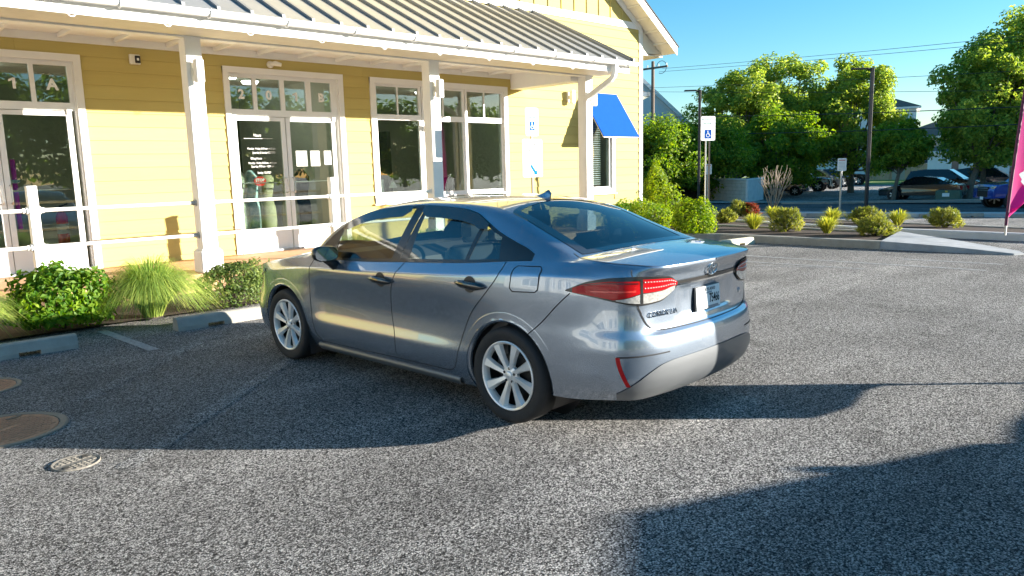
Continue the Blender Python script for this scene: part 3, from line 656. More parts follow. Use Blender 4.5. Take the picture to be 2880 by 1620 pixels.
for b, zz, sz in (('RESERVED', 2.575, .073), ('PARKING', 2.485, .073)): text('sign_lettering', b, sz, SIGNG, s1, (0, -.005, zz), (R(90), 0, 0), .001, sx=.78)
wheelchair(s1, 0, -.003, 2.34, .125)
for b, zz in (('DO NOT', 2.02), ('BLOCK', 1.925), ('ACCESS', 1.83), ('AISLE', 1.735)): text('sign_lettering', b, .098, SIGNK, s1, (.01, -.005, zz), (R(90), 0, 0), .001, sx=.9)
put('arrow', MB().prism([(q[0] + .02, q[1] + 1.585) for q in ((-.085, .055), (-.055, .085), (.05, -.035), (.075, -.01), (.085, -.095), (-.01, -.09), (.015, -.065))], -.009, -.003, 'y'), mat('sign_arrow_blue', (.006, .13, .50), .9, spec=.06), s1)
s2 = thing('parking_sign', 'tall white access parking sign on twin posts right of the building corner', 'sign', (15.62, 9.92, .03), R(-32))
for sx in (-.045, .045): put('post', MB().box(sx - .014, .006, 0, sx + .014, .035, 2.15), GALV if sx < 0 else DARK, s2)
panel(s2, .36, .56, 0, .004, 2.42); wheelchair(s2, 0, 0, 2.29, .16)
for b, zz in (('RESERVED', 2.63), ('PARKING', 2.54)): text('sign_lettering', b, .065, mat('faded_green', (.55, .70, .62), .5), s2, (0, -.005, zz), (R(90), 0, 0), .001, sx=.9)
# ================================================================ THE SEDAN  (car frame: x forward from the rear axle, y left, z up)
PAINT = mat('blue_grey_metallic', (.28, .335, .41), .27, metal=.78, var=.02, scale=2, coat=1.0, cior=1.75, crough=.015)
PAINTL = mat('silver_bumper_insert', (.15, .16, .17), .45, metal=.6, var=.03, coat=.3)
TRIM = mat('satin_black_trim', (.022, .021, .02), .28, var=.1, coat=.3)
TRIMB = mat('brown_black_gloss', (.030, .024, .018), .12, var=.1, coat=1)
RUB = mat('tyre_rubber', (.018, .018, .019), .75, var=.2, scale=30, bump=.2, bscale=150)
ALLOY = mat('wheel_silver', (.78, .78, .77), .38, metal=.45, var=.03, coat=.3)
CHROME = mat('chrome', (.8, .8, .8), .12, metal=1, var=.02)
SEAM = mat('panel_gap', (.006, .006, .007), .8)
CGLASS = glass('car_side_glass', (.58, .65, .61), 1.0, 2.0)
RGLASS = glass('car_rear_glass', (.13, .18, .20), 1.0, 1.9)
LENSR = mat('red_lens', (.36, .003, .006), .3, var=.05, coat=.25, spec=.2); LENSR2 = mat('red_lens_bright', (.46, .004, .007), .3, var=.12, coat=.25, spec=.2)
LENSC = mat('clear_lens', (.62, .60, .56), .10, metal=.5, var=.35, scale=60, coat=1)
HEADL = mat('headlamp', (.55, .52, .45), .1, metal=.3, var=.3, scale=30, coat=1)
SEATM = mat('seat_grey', (.13, .13, .13), .8, var=.15); DASHM = mat('dashboard', (.03, .03, .032), .6)

def catmull(pts, n):
    """resample a 2D polyline as a smooth curve, n points"""
    P = [Vector(p) for p in pts]; P = [P[0] * 2 - P[1]] + P + [P[-1] * 2 - P[-2]]; out = []
    m = len(P) - 3; per = 40
    for i in range(m):
        a, b, c, e = P[i:i + 4]
        for k in range(per):
            t = k / per; out.append(.5 * ((2 * b) + (c - a) * t + (2 * a - 5 * b + 4 * c - e) * t * t + (3 * b - a - 3 * c + e) * t ** 3))
    out.append(P[-2].copy())
    L = [0]
    for i in range(1, len(out)): L.append(L[-1] + (out[i] - out[i - 1]).length)
    res = []; j = 0
    for k in range(n):
        s = L[-1] * k / (n - 1)
        while j < len(L) - 2 and L[j + 1] < s: j += 1
        u = (s - L[j]) / max(L[j + 1] - L[j], 1e-9); res.append(out[j].lerp(out[j + 1], u))
    return res
NT = 300
PLAN = catmull([(-.985, 0), (-.978, .20), (-.960, .42), (-.925, .59), (-.865, .705), (-.76, .785), (-.58, .838), (-.32, .868), (0, .884), (.4, .888), (1.0, .887), (1.6, .887), (2.2, .887), (2.7, .882), (3.0, .866), (3.22, .825), (3.40, .745), (3.51, .62), (3.59, .42), (3.63, .2), (3.64, 0)], NT)
def plan(t):
    f = min(max(t, 0), 1) * (NT - 1); i = min(int(f), NT - 2); u = f - i
    p = PLAN[i].lerp(PLAN[i + 1], u); a = PLAN[max(i - 1, 0)]; b = PLAN[min(i + 2, NT - 1)]; d = (b - a).normalized()
    n = Vector((-d.y, d.x))
    if i < 2 and u < .5 and i == 0: n = Vector((-1, 0)).lerp(n, min(1, f)).normalized()
    return p, n
_xs = [p.x for p in PLAN]
def t_of_x(x):           # on the side, x grows with t
    lo, hi = 0, 1
    for _ in range(40):
        m = (lo + hi) / 2
        if plan(m)[0].x < x: lo = m
        else: hi = m
    return lo
def t_of_y(y):           # on the rear, y grows with t until the side
    lo, hi = 0, t_of_x(-.3)
    for _ in range(40):
        m = (lo + hi) / 2
        if plan(m)[0].y < y: lo = m
        else: hi = m
    return lo
zB = pchip([-1, -.95, -.8, -.5, -.2, 0, .4, 1.1, 1.7, 2.2, 2.45, 2.8, 3.1, 3.3, 3.5, 3.65], [1.035, 1.04, 1.055, 1.07, 1.063, 1.05, 1.015, .975, .945, .935, .925, .885, .83, .775, .715, .68])
o_side = pchip([.15, .20, .26, .33, .40, .50, .60, .70, .80, .86, .92, 1.0, 1.08], [-.085, -.055, -.022, -.003, 0, -.016, -.022, -.015, -.003, 0, -.004, -.014, -.02])
o_sideR = pchip([.15, .20, .26, .33, .42, .52, .62, .72, .80, .88, .96, 1.03, 1.08], [-.085, -.055, -.03, -.012, .002, .006, .004, 0, .0, -.002, -.010, -.022, -.03])
o_rear = pchip([.20, .25, .29, .34, .40, .48, .56, .61, .645, .665, .69, .72, .80, .88, .93, .955, .98, 1.01, 1.035, 1.06], [-.14, -.10, -.055, -.022, -.006, 0, -.003, -.010, -.022, -.042, -.052, -.054, -.056, -.052, -.046, -.040, -.034, -.016, 0, 0])
o_corner = pchip([.2, .27, .34, .42, .55, .62, .70, .80, .90, .98, 1.03, 1.06], [-.12, -.07, -.02, 0, 0, -.008, -.028, -.040, -.046, -.058, -.076, -.10])
o_front = pchip([.15, .25, .4, .55, .65, .72], [-.08, -.02, 0, -.02, -.06, -.10])
zbot = lambda x: .17 + .075 * sstep(.30, -.30, x) + .02 * sstep(-.45, -.95, x)
def wr(x): return sstep(-.38, -.74, x)
def wf(x): return sstep(3.05, 3.5, x)
def S(t, z, off=0):
    """point on the lower body skin at plan parameter t and height z"""
    p, n = plan(t); x = p.x
    a, b = wr(x), wf(x); r = sstep(.75, -.1, x) * (1 - a)
    f = sstep(3.35, 2.9, x) * sstep(2.05, 2.4, x)
    os_ = o_side(z) * (1 - max(r, f)) + o_sideR(z) * max(r, f)
    rel = z - (zB(x) - .075)                     # shoulder crease under the belt line
    if rel > 0: os_ -= .62 * rel * sstep(3.1, 2.5, x)
    cw_ = sstep(.74, .50, p.y) if x < .5 else 0
    o = (1 - a - b) * os_ + a * (o_rear(z) * cw_ + o_corner(z) * (1 - cw_)) + b * o_front(z)
    if a > 0:                                    # number plate recess
        q = sstep(.37, .27, abs(p.y)) * sstep(.70, .735, z) * sstep(.915, .885, z); o -= .013 * q * a
    # bumper corner crease
    o += off
    return Vector((p.x + n.x * o, p.y + n.y * o, z))
def side(x, z, off=0):
    v = S(t_of_x(x), z, off); return Vector((x, v.y, z))
def rearp(y, z, off=0): return S(t_of_y(abs(y)), z, off) if y >= 0 else Vector((lambda q: (q.x, -q.y, q.z))(S(t_of_y(-y), z, off)))

car = thing('sedan', 'blue grey metallic sedan parked nose to the yellow shop', 'car', (4.0199, 3.5035, 0), R(90) - R(-3.3439) * 1.0)
def mir(mb):
    m2 = MB(); m2.v = [(x, -y, z) for x, y, z in mb.v]; m2.f = [tuple(reversed(f)) for f in mb.f]; return m2
def orient(mb):
    tot = 0; C = Vector((1.2, 0, .75))
    for f in mb.f:
        p = [Vector(mb.v[i]) for i in f]; nn = (p[1] - p[0]).cross(p[2] - p[0]); c = sum(p, Vector()) / len(p); q = c - C; q.x *= .25; tot += nn.dot(q)
    if tot < 0: mb.f = [tuple(reversed(f)) for f in mb.f]
    return mb
def cpart(n, mb, m, par=None, both=False, **k):
    orient(mb)
    k.setdefault('smooth', True)
    o = put(n, mb, m, par or car, fix=False, **k)
    if both: put(n, mir(mb), m, par or car, fix=False, **k)
    return o
def gridmb(rows):
    mb = MB(); n = len(rows[0]); V = [v for r in rows for v in r]; F = []
    for i in range(len(rows) - 1):
        for j in range(n - 1): F.append((i * n + j, i * n + j + 1, i * n + n + j + 1, i * n + n + j))
    return mb.add(V, F)
# ---- lower body, both halves in one skin
WHEELS = ((0.0, .316), (2.70, .316)); RA = .365
NZ = 64; rows = []
ts = [i / 259 for i in range(260)]
for t in ts:
    x = plan(t)[0].x; a, b = zbot(x), zB(x); rows.append([S(t, a + (b - a) * j / NZ) for j in range(NZ + 1)])
mb = gridmb(rows)
def inside(v):
    return any(math.hypot(v[0] - cx, v[2] - cz) < RA for cx, cz in WHEELS) and abs(v[1]) > .6
ins_ = [inside(v) for v in mb.v]
F = [f for f in mb.f if not all(ins_[i] for i in f)]
V = list(mb.v)
for i in set(i for f in F for i in f):
    if ins_[i]:
        v = V[i]
        for cx, cz in WHEELS:
            dd = math.hypot(v[0] - cx, v[2] - cz)
            if dd < RA: V[i] = (cx + (v[0] - cx) / dd * RA, v[1], cz + (v[2] - cz) / dd * RA)
used = sorted(set(i for f in F for i in f)); ix = {k: j for j, k in enumerate(used)}
half = MB().add([V[i] for i in used], [tuple(ix[i] for i in f) for f in F])
full = MB().add(half.v, half.f); m2 = mir(half); full.add(m2.v, m2.f)
body = cpart('body', full, PAINT)
bmw = bmesh.new(); bmw.from_mesh(body.data); bmesh.ops.remove_doubles(bmw, verts=bmw.verts, dist=.0008); bmesh.ops.recalc_face_normals(bmw, faces=bmw.faces); bmw.to_mesh(body.data); bmw.free()

# ---- upper body curves
yR = pchip([-.95, -.7, -.55, -.45, -.3, -.1, .1, .3, .5, .7, 1.0, 1.2, 1.4, 1.6, 1.8, 2.0, 2.2, 2.4, 2.6, 3.0, 3.4], [.66, .70, .705, .70, .675, .648, .628, .612, .602, .600, .604, .612, .625, .642, .662, .685, .708, .73, .72, .70, .55])
zR = pchip([-1, -.7, -.55, -.46, -.42, -.3, -.1, .1, .3, .5, .7, 1.0, 1.2, 1.4, 1.6, 1.8, 2.0, 2.2, 2.4, 2.6, 3.0, 3.4, 3.65], [1.048, 1.072, 1.083, 1.088, 1.099, 1.140, 1.212, 1.288, 1.345, 1.378, 1.392, 1.398, 1.390, 1.374, 1.342, 1.294, 1.228, 1.120, .975, .935, .865, .755, .69])
zT = pchip([-1, -.9, -.7, -.5, -.475, -.44, -.3, -.1, .1, .3, .36, .7, 1.0, 1.2, 1.45, 1.7, 1.9, 2.1, 2.3, 2.5, 2.7, 3.0, 3.3, 3.5, 3.65], [1.041, 1.070, 1.094, 1.1075, 1.109, 1.122, 1.185, 1.266, 1.340, 1.400, 1.412, 1.434, 1.437, 1.432, 1.412, 1.365, 1.302, 1.212, 1.105, .985, .957, .912, .848, .780, .70])
_tab = [S(i / 1200, zB(plan(i / 1200)[0].x)) for i in range(1201)]
_bx = np.maximum.accumulate(np.array([v.x for v in _tab]) + np.arange(1201) * 1e-9); _by = np.array([v.y for v in _tab]); _bz = np.array([v.z for v in _tab])
def Bp(x): return Vector((x, float(np.interp(x, _bx, _by)), float(np.interp(x, _bx, _bz))))
Wz = pchip([-.20, -.10, .0, .18, .37, .45, .65, 1.05, 1.4, 1.65, 1.8, 2.0, 2.16, 2.22], [1.085, 1.125, 1.155, 1.212, 1.292, 1.325, 1.358, 1.374, 1.355, 1.312, 1.262, 1.165, 1.03, .965])
def U(x, v):
    """upper skin: v 0..1 from shoulder to roof rail, 1..2 from rail to centre line"""
    b = Bp(x); y0, z0 = b.y, b.z; y1, z1 = min(yR(x), y0 * .985), max(zR(x), z0 + .004); zt = max(zT(x), z1 + .002)
    def raw(v):
        if v <= 1:
            return Vector((x, y0 + (y1 - y0) * v + .016 * math.sin(math.pi * v) * min(1, (z1 - z0) / .2), z0 + (z1 - z0) * v))
        q = v - 1; return Vector((x, y1 * (1 - q), z1 + (zt - z1) * (1 - (1 - q) ** 2.1)))
    e = .12
    if 1 - e < v < 1 + e:
        a, c, m = raw(1 - e), raw(1 + e), raw(1); t = (v - 1 + e) / (2 * e)
        return a * (1 - t) ** 2 + m * 2 * t * (1 - t) + c * t * t
    return raw(v)
def vW(x): return min(max((Wz(x) - zB(x)) / max(zR(x) - zB(x), .02), .06), .97)
def patch(g, ns, nr, off=0):
    rows = []
    for i in range(ns + 1):
        row = []
        for j in range(nr + 1):
            x, v = g(i / ns, j / nr); p = U(x, v)
            if off:
                e = 1e-3; a = U(x + e, v) - U(x - e, v); b = U(x, min(v + e, 2)) - U(x, v - e if v > e else v); n = a.cross(b)
                if n.length > 0:
                    n.normalize()
                    if n.y < 0 and v < 1 or (n.z < 0 and v >= 1): n = -n
                    p = p + n * off
            row.append(p)
        rows.append(row)
    return gridmb(rows)
def lin(a, b, t): return a + (b - a) * t
VT = 1.10
def sym(n, g, ns, nr, m, par=None, off=0):
    """a patch that reaches the centre line, mirrored into one mesh"""
    a = patch(g, ns, nr, off); b = mir(a); f = MB().add(a.v, a.f); f.add(b.v, b.f)
    o = cpart(n, f, m, par); bw = bmesh.new(); bw.from_mesh(o.data); bmesh.ops.remove_doubles(bw, verts=bw.verts, dist=.0008); bmesh.ops.recalc_face_normals(bw, faces=bw.faces); bw.to_mesh(o.data); bw.free(); return o
ws_f = lambda q: lin(2.30, 2.47, q); ws_r = lambda q: lin(1.40, 1.49, q ** .6)
rg_f = lambda q: lin(.20, .345, q ** .5); rg_r = lambda q: lin(-.43, -.475, q ** .45)
vq = lambda r: VT + (2 - VT) * r
sym('hood', lambda s, r: (lin(3.40, ws_f(max(0, (lin(0, 2, r) - VT) / (2 - VT))) if lin(0, 2, r) > VT else 2.30, s), lin(0, 2, r)), 50, 28, PAINT)
sym('hood_nose', lambda s, r: (lin(3.635, 3.40, s), lin(0, 2, r)), 12, 28, PAINT)
sym('windscreen', lambda s, r: (lin(ws_f(r), ws_r(r), s), vq(r)), 40, 16, CGLASS)
sym('roof', lambda s, r: (lin(ws_r(r), rg_f(r), s), vq(r)), 60, 20, PAINT)
rg = sym('rear_window', lambda s, r: (lin(rg_f(r), rg_r(r), s), vq(r)), 46, 20, RGLASS)
# black frit round the rear window
fr = MB()
for g in (lambda s, r: (lin(rg_f(s), rg_r(s), 0) - .05 * (r), vq(s)), lambda s, r: (rg_r(s) + .045 * r, vq(s)), lambda s, r: (lin(rg_f(0), rg_r(0), s), vq(.13 * r))):
    a = patch(g, 40, 3, .0025); fr.add(a.v, a.f); b = mir(a); fr.add(b.v, b.f)
cpart('frit_border', fr, TRIMB, rg)
sym('boot_lid', lambda s, r: (lin(rg_r(max(0, (lin(0, 2, r) - VT) / (2 - VT))) if lin(0, 2, r) > VT else -.43, -.9848, s ** .9), lin(0, 2, r)), 46, 30, PAINT)
# side panels of the upper body
X0, XT = 2.22, -.17
cpart('roof_rail', patch(lambda s, r: (lin(2.30, .10, s), lin(vW(lin(2.30, .10, s)), VT, r)), 90, 8), PAINT, both=True)
cpart('rear_pillar', patch(lambda s, r: (lin(.10, -.43, s), lin(vW(lin(.10, -.43, s)) if lin(.10, -.43, s) > XT else 0, VT, r)), 50, 16), PAINT, both=True)
cpart('cowl_corner', patch(lambda s, r: (lin(2.30, X0, s), lin(0, vW(lin(2.30, X0, s)), r)), 6, 5), PAINT, both=True)
cpart('belt_moulding', patch(lambda s, r: (lin(X0, XT, s), lin(0, .055, r)), 80, 2, .003), TRIM, both=True)
def col(xa0, xa1, xb0, xb1, lo=.055, hi=1.0):
    def g(s, r):
        x = lin(lin(xa0, xa1, r), lin(xb0, xb1, r), s); v = lin(lo, vW(x) * hi, r); return x, max(v, lo)
    return g
def window(n, g, m, off=0, ns=30, nr=12, label=None):
    for o in (0, 1):
        mb = patch(g, ns, nr, off); cpart(n, mb if o == 0 else mir(mb), m)
window('side_window', col(X0, X0, 1.205, 1.115), CGLASS)
window('door_pillar', col(1.205, 1.115, 1.112, 1.022), TRIM, 0, 6, 12)
window('door_pillar', col(1.108, 1.018, 1.005, .985), TRIM, 0, 6, 12)
window('side_window', col(1.005, .985, .415, .365), CGLASS)
window('window_divider', col(.415, .365, .375, .325), TRIM, .002, 4, 12)
window('side_window', col(.375, .325, .10, .155), CGLASS, 0, 12)
window('quarter_trim', col(.10, .155, XT, XT), TRIM, .002, 14, 10)
window('window_divider', col(1.985, 1.955, 1.955, 1.925), TRIM, .003, 4, 10)
window('mirror_sail', col(2.21, 2.20, 1.985, 1.955), TRIM, .002, 8, 8)
# window upper edge trim and smoked wind deflectors
cpart('window_seal', patch(lambda s, r: (lin(2.19, XT, s), lin(vW(lin(2.19, XT, s)) - .055, vW(lin(2.19, XT, s)) + .015, r)), 90, 2, .004), TRIM, both=True)
for a, b in ((1.93, 1.14), (1.02, .30)):
    cpart('wind_deflector', patch(lambda s, r: (lin(a, b, s), lin(vW(lin(a, b, s)) - .20 + .09 * max(0, abs(s - .5) * 2 - .8) / .2, vW(lin(a, b, s)) - .01, r)), 40, 5, .016), TRIMB, both=True)
# ---- panel gaps
def ribbon(pts, wd, off, fn):
    """dark line laid on the skin: pts are skin coordinates fed to fn(a, b, off)"""
    mb = MB(); Q = []
    for i in range(len(pts) - 1):
        for k in range(8): Q.append((lin(pts[i][0], pts[i + 1][0], k / 8), lin(pts[i][1], pts[i + 1][1], k / 8)))
    Q.append(pts[-1]); A = [fn(a, b, off) for a, b in Q]; up_ = [fn(a, b, off + .02) - p for (a, b), p in zip(Q, A)]
    V = []; F = []
    for i, p in enumerate(A):
        d = (A[min(i + 1, len(A) - 1)] - A[max(i - 1, 0)]).normalized(); n = d.cross(up_[i].normalized()).normalized() * wd / 2
        V += [p + n, p - n]
    for i in range(len(A) - 1): F.append((2 * i, 2 * i + 1, 2 * i + 3, 2 * i + 2))
    return mb.add(V, F)
def smoothpts(p, n=24): return [tuple(q) for q in catmull(p, n)]
for pts in ([(1.04, .975), (1.10, .89), (1.155, .78), (1.178, .68), (1.18, .58), (1.155, .48), (1.135, .42), (1.135, .30)],
            [(2.23, .93), (2.255, .82), (2.268, .68), (2.262, .51), (2.24, .36), (2.21, .29), (2.15, .245)],
            [(.03, 1.045), (.055, .96), (.155, .845), (.295, .705), (.375, .575), (.435, .43), (.465, .34), (.50, .285), (.56, .262)],
            [(2.15, .245), (1.6, .250), (1.135, .258), (.56, .262)],
            [(-.195, .615), (-.30, .70), (-.42, .82), (-.50, .895)]):
    cpart('panel_gap', ribbon(smoothpts(pts), .0065, .0012, side), SEAM, both=True, smooth=False)
fd = cpart('fuel_flap', gridmb([[side(lin(-.055, -.275, i / 8) , lin(.875, 1.028, j / 8), .0012) for j in range(9)] for i in range(9)]), PAINT)
c_ = [(-.075, .872), (-.255, .882), (-.275, .90), (-.285, 1.015), (-.265, 1.035), (-.085, 1.028), (-.062, 1.01), (-.052, .892), (-.075, .872)]
cpart('panel_gap', ribbon(c_, .0065, .0025, side), SEAM, fd, smooth=False)
# ---- wheel arch lips, liners, underside
for cx, cz in WHEELS:
    rows = []
    for k in range(49):
        a = R(-22 + 224 * k / 48); row = []
        for rr, of in ((RA - .016, -.04), (RA - .012, -.006), (RA + .0, -.005), (RA + .046, .0015), (RA + .052, .0003)):
            xx, zz = cx + rr * math.cos(a), cz + rr * math.sin(a); zz = max(zz, .178 if xx > 0 else .25); row.append(side(xx, zz, of))
        rows.append(row)
    cpart('wheel_arch', gridmb(rows), PAINT, both=True)
    rows = []
    for k in range(37):
        a = R(-30 + 240 * k / 36); xx, zz = cx + (RA - .006) * math.cos(a), cz + (RA - .006) * math.sin(a)
        rows.append([Vector((xx, side(xx, max(zz, .2), -.02).y, zz)), Vector((xx, .50, zz))])
    cpart('wheel_well', gridmb(rows), BLACKP, both=True)
    cpart('wheel_well_back', MB().prism([(cx + .36 * math.cos(R(10 * i)), cz + .36 * math.sin(R(10 * i))) for i in range(36)], .50, .505, 'y'), BLACKP, both=True, )
cpart('underbody', MB().box(-.45, -.62, .22, 3.3, .62, .30).box(.40, -.80, .17, 2.30, .80, .26), BLACKP, smooth=False)
cpart('sill_skirt', gridmb([[side(x_, z_, o_) for z_, o_ in ((.150, -.005), (.158, .012), (.185, .022), (.212, .012), (.218, -.004))] for x_ in [lin(.47, 2.24, i / 30) for i in range(31)]]), PAINTL, both=True)
cpart('mud_flap', gridmb([[Vector((2.335 - .02 * j / 4, y_, lin(.42, .11, j / 4))) for y_ in (.66, .74, .82, .885)] for j in range(5)]), BLACKP, both=True)
# ---- tail lamps
tA, tB = t_of_y(.355), t_of_x(-.475); tS = t_of_y(.655)
lt = pchip([0, .12, .35, .45, .62, .82, 1], [.935, .975, .985, .987, .985, .965, .915]); lb = pchip([0, .06, .2, .35, .45, .62, .82, 1], [.918, .89, .845, .838, .842, .862, .888, .910])
def lampgrid(s0, s1, f0, f1, off, ns=26, nr=8):
    rows = []
    for i in range(ns + 1):
        s = lin(s0, s1, i / ns); t = lin(tA, tB, s); a, b = lb(s), lt(s); rows.append([S(t, lin(a, b, lin(f0(s), f1(s), j / nr)), off) for j in range(nr + 1)])
    return gridmb(rows)
sS = (tS - tA) / (tB - tA)
K0 = lambda s: 0; K1 = lambda s: 1
for m_ in (0, 1):
    mm = (lambda a: a) if m_ == 0 else mir
    tl = cpart('tail_lamp', mm(lampgrid(0, 1, lambda s: -.06, lambda s: 1.07, .008, 46)), TRIM)
    red = lambda s: lin(.46, .40, s) if s < sS else lin(.44, 0.04, min(1, (s - sS) / .24))
    cpart('red_lens', mm(lampgrid(.02, sS - .012, red, lambda s: .97, .015)), LENSR, tl)
    cpart('red_lens', mm(lampgrid(sS + .012, .94, lambda s: red(s), lambda s: .90, .015)), LENSR2, tl)
    cpart('clear_lens', mm(lampgrid(.04, sS - .012, lambda s: .02, lambda s: red(s) - .03, .014)), LENSC, tl)
    cpart('clear_lens', mm(lampgrid(sS + .012, sS + .215, lambda s: .02, lambda s: max(red(s) - .03, .03), .014)), LENSC, tl)
    cpart('light_guide', mm(lampgrid(sS + .05, .80, lambda s: lin(.50, .30, (s - sS) / (.8 - sS)), lambda s: lin(.58, .36, (s - sS) / (.8 - sS)), .0165)), mat('bright_guide', (.75, .05, .04), .2, coat=.3), tl)
    cpart('light_guide', mm(lampgrid(sS + .03, .86, lambda s: .78, lambda s: .84, .0165)), mat('dark_guide', (.12, .002, .004), .3, coat=.3), tl)
    cpart('lens_divider', mm(lampgrid(sS - .012, sS + .012, K0, K1, .016, 3)), TRIM, tl)
    dots = MB()
    for k in range(13):
        s = lin(.05, sS - .03, k / 12)
        for f in (.62, .86): q = S(lin(tA, tB, s), lin(lb(s), lt(s), f), .0165); dots.cyl((q.x - .0015, q.y, q.z), .0035, .003, 6, axis='x')
    cpart('lamp_beads', mm(dots), SIGNW, tl)['kind'] = 'stuff'
cpart('lid_strip', gridmb([[rearp(lin(-.37, .37, i / 40), lin(.925, .946, j / 3), .006) for j in range(4)] for i in range(41)]), TRIM)
cpart('lid_strip_chrome', gridmb([[rearp(lin(-.37, .37, i / 40), lin(.914, .924, j / 2), .005) for j in range(3)] for i in range(41)]), CHROME)
# boot lid outline
tt = smoothpts([(.68, .838), (.665, .80), (.635, .74), (.60, .700), (.53, .674), (.30, .664), (0, .661)], 30)
for s_ in (1, -1): cpart('panel_gap', ribbon([(a * s_, b) for a, b in tt], .009, .003, rearp), SEAM, smooth=False)
def lidside(a, b, off=0): return U(a, b) + Vector((0, 0, .0015 + off * 0))
def lid_line(a, b, off):
    p = U(a, b); return p + Vector((0, 0, .002 + off))
for s_ in (0, 1):
    q = ribbon([(-.40, 1.02), (-.55, .93), (-.75, .86), (-.86, .80), (-.90, .5)], .006, .0, lid_line); cpart('panel_gap', q if s_ == 0 else mir(q), SEAM, smooth=False)
    q = ribbon([(.70, .985), (.705, 1.02), (.70, 1.037)], .006, .002, rearp); cpart('panel_gap', q if s_ == 0 else mir(q), SEAM, smooth=False)
    # recess and plate detail, bumper creases, reflectors
    q = ribbon([(.47, .597), (.62, .597), (.70, .595), (.772, .592)], .008, .002, lambda a, b, o: rearp(a, b - .055, o)); cpart('bumper_crease', q if s_ == 0 else mir(q), SEAM, smooth=False)
    tr_ = t_of_x(-.80); q = gridmb([[S(tr_ + .0042 * i / 2 - .011 * (1 - j / 8) ** 1.5, lin(.36, .538, j / 8), .004) for j in range(9)] for i in range(3)]); cpart('reflector', q if s_ == 0 else mir(q), LENSR2)
# lower bumper insert
ti = pchip([0, .40, .52, .62, .74, .80], [.495, .492, .480, .440, .345, .285])
cpart('bumper_insert', gridmb([[rearp(lin(-.775, .775, i / 60), lin(.262, max(ti(abs(lin(-.775, .775, i / 60))), .27), j / 12), .007) for j in range(13)] for i in range(61)]), PAINTL)
# plate
pl = put('number_plate', MB().bbox(-.152, -.006, -.076, .152, .006, .076, .006), mat('plate_frame', (.10, .10, .10), .4), car)
pl.location = (rearp(0, .80).x - .012, 0, .80); pl.rotation_euler = (R(-4), 0, R(-90)); 
put('plate_face', MB().box(-.144, -.0085, -.069, .144, -.006, .069), SIGNW, pl)
text('plate_state', 'MARYLAND', .028, SIGNK, pl, (.0, -.0095, .048), (R(90), 0, 0), .0006, space=1.25)
text('plate_number', '75466', .080, SIGNK, pl, (.135, -.0095, -.012), (R(90), 0, 0), .0006, align='RIGHT', sx=.62, bold=.001)
put('plate_sticker', MB().box(-.03, -.0095, .022, .045, -.0085, .034), mat('plate_sticker', (.3, .35, .4), .5), pl)
put('dealer_bar', MB().box(-.02, -.0095, -.072, .12, -.0085, -.055), mat('plate_bar', (.25, .27, .30), .5), pl)
# badges
bd = put('emblem', MB(), None, car); bd.location = (-1.0, 0, .985)
def ellipse(rx, rz, cz, n=28): return [(0, rx * math.cos(2 * math.pi * i / n), cz + rz * math.sin(2 * math.pi * i / n)) for i in range(n + 1)]
q_ = rearp(0, .985, .006)
em = MB().tube(ellipse(.060, .041, 0), .0055, 6, False).tube(ellipse(.036, .0155, .022), .0045, 6, False).tube(ellipse(.0165, .037, 0), .0045, 6, False)
bpy.data.objects.remove(bd, do_unlink=True)
bd = put('emblem', em, CHROME, car, smooth=True); bd.location = q_ + Vector((-.004, 0, 0)); bd.rotation_euler = (0, R(-14), 0)
q_ = rearp(.475, .765, .004); text('model_badge', 'COROLLA', .044, CHROME, car, q_, (R(90), 0, R(-90) - R(9)), .002, sx=1.1, bold=.0006, space=1.2)
q_ = rearp(-.50, .775, .004); text('trim_badge', 'LE', .036, CHROME, car, q_, (R(90), 0, R(-90) + R(9)), .002, bold=.001)
# ---- door handles, mirrors, fin
for hx, hz in ((1.27, .838), (.30, .885)):
    for s_ in (0, 1):
        g = [[side(hx + .142 * math.cos(a) * (.25 + .75 * 1), hz + .0, 0) for a in (0,)]]
        mb = MB(); n_ = 14; V = []; F = []
        for i in range(n_ + 1):
            u = i / n_; x_ = lin(hx + .125, hx - .135, u); r_ = .025 * min(1, .35 + 2.5 * min(u, 1 - u) * 1.4) ; o_ = .012 + .026 * math.sin(math.pi * min(max(u, .02), .98)) ** .5
            c0 = side(x_, hz + .012 * (u - .5) * -1.2, o_)
            V += [c0 + Vector((0, math.sin(R(60 * k)) * .011, math.cos(R(60 * k)) * r_)) for k in range(6)]
        for i in range(n_):
            for k in range(6): F.append((i * 6 + k, i * 6 + (k + 1) % 6, i * 6 + 6 + (k + 1) % 6, i * 6 + 6 + k))
        mb.add(V, F + [tuple(range(6)), tuple(range(n_ * 6, n_ * 6 + 6))])
        h_ = cpart('door_handle', mb if s_ == 0 else mir(mb), TRIMB)
        cup = gridmb([[side(hx + .005 + .060 * rr * math.cos(R(20 * k)), hz + .055 * rr * math.sin(R(20 * k)), .0018) for k in range(19)] for rr in (.02, .5, 1)])
        cpart('handle_cup', cup if s_ == 0 else mir(cup), BLACKP, h_)
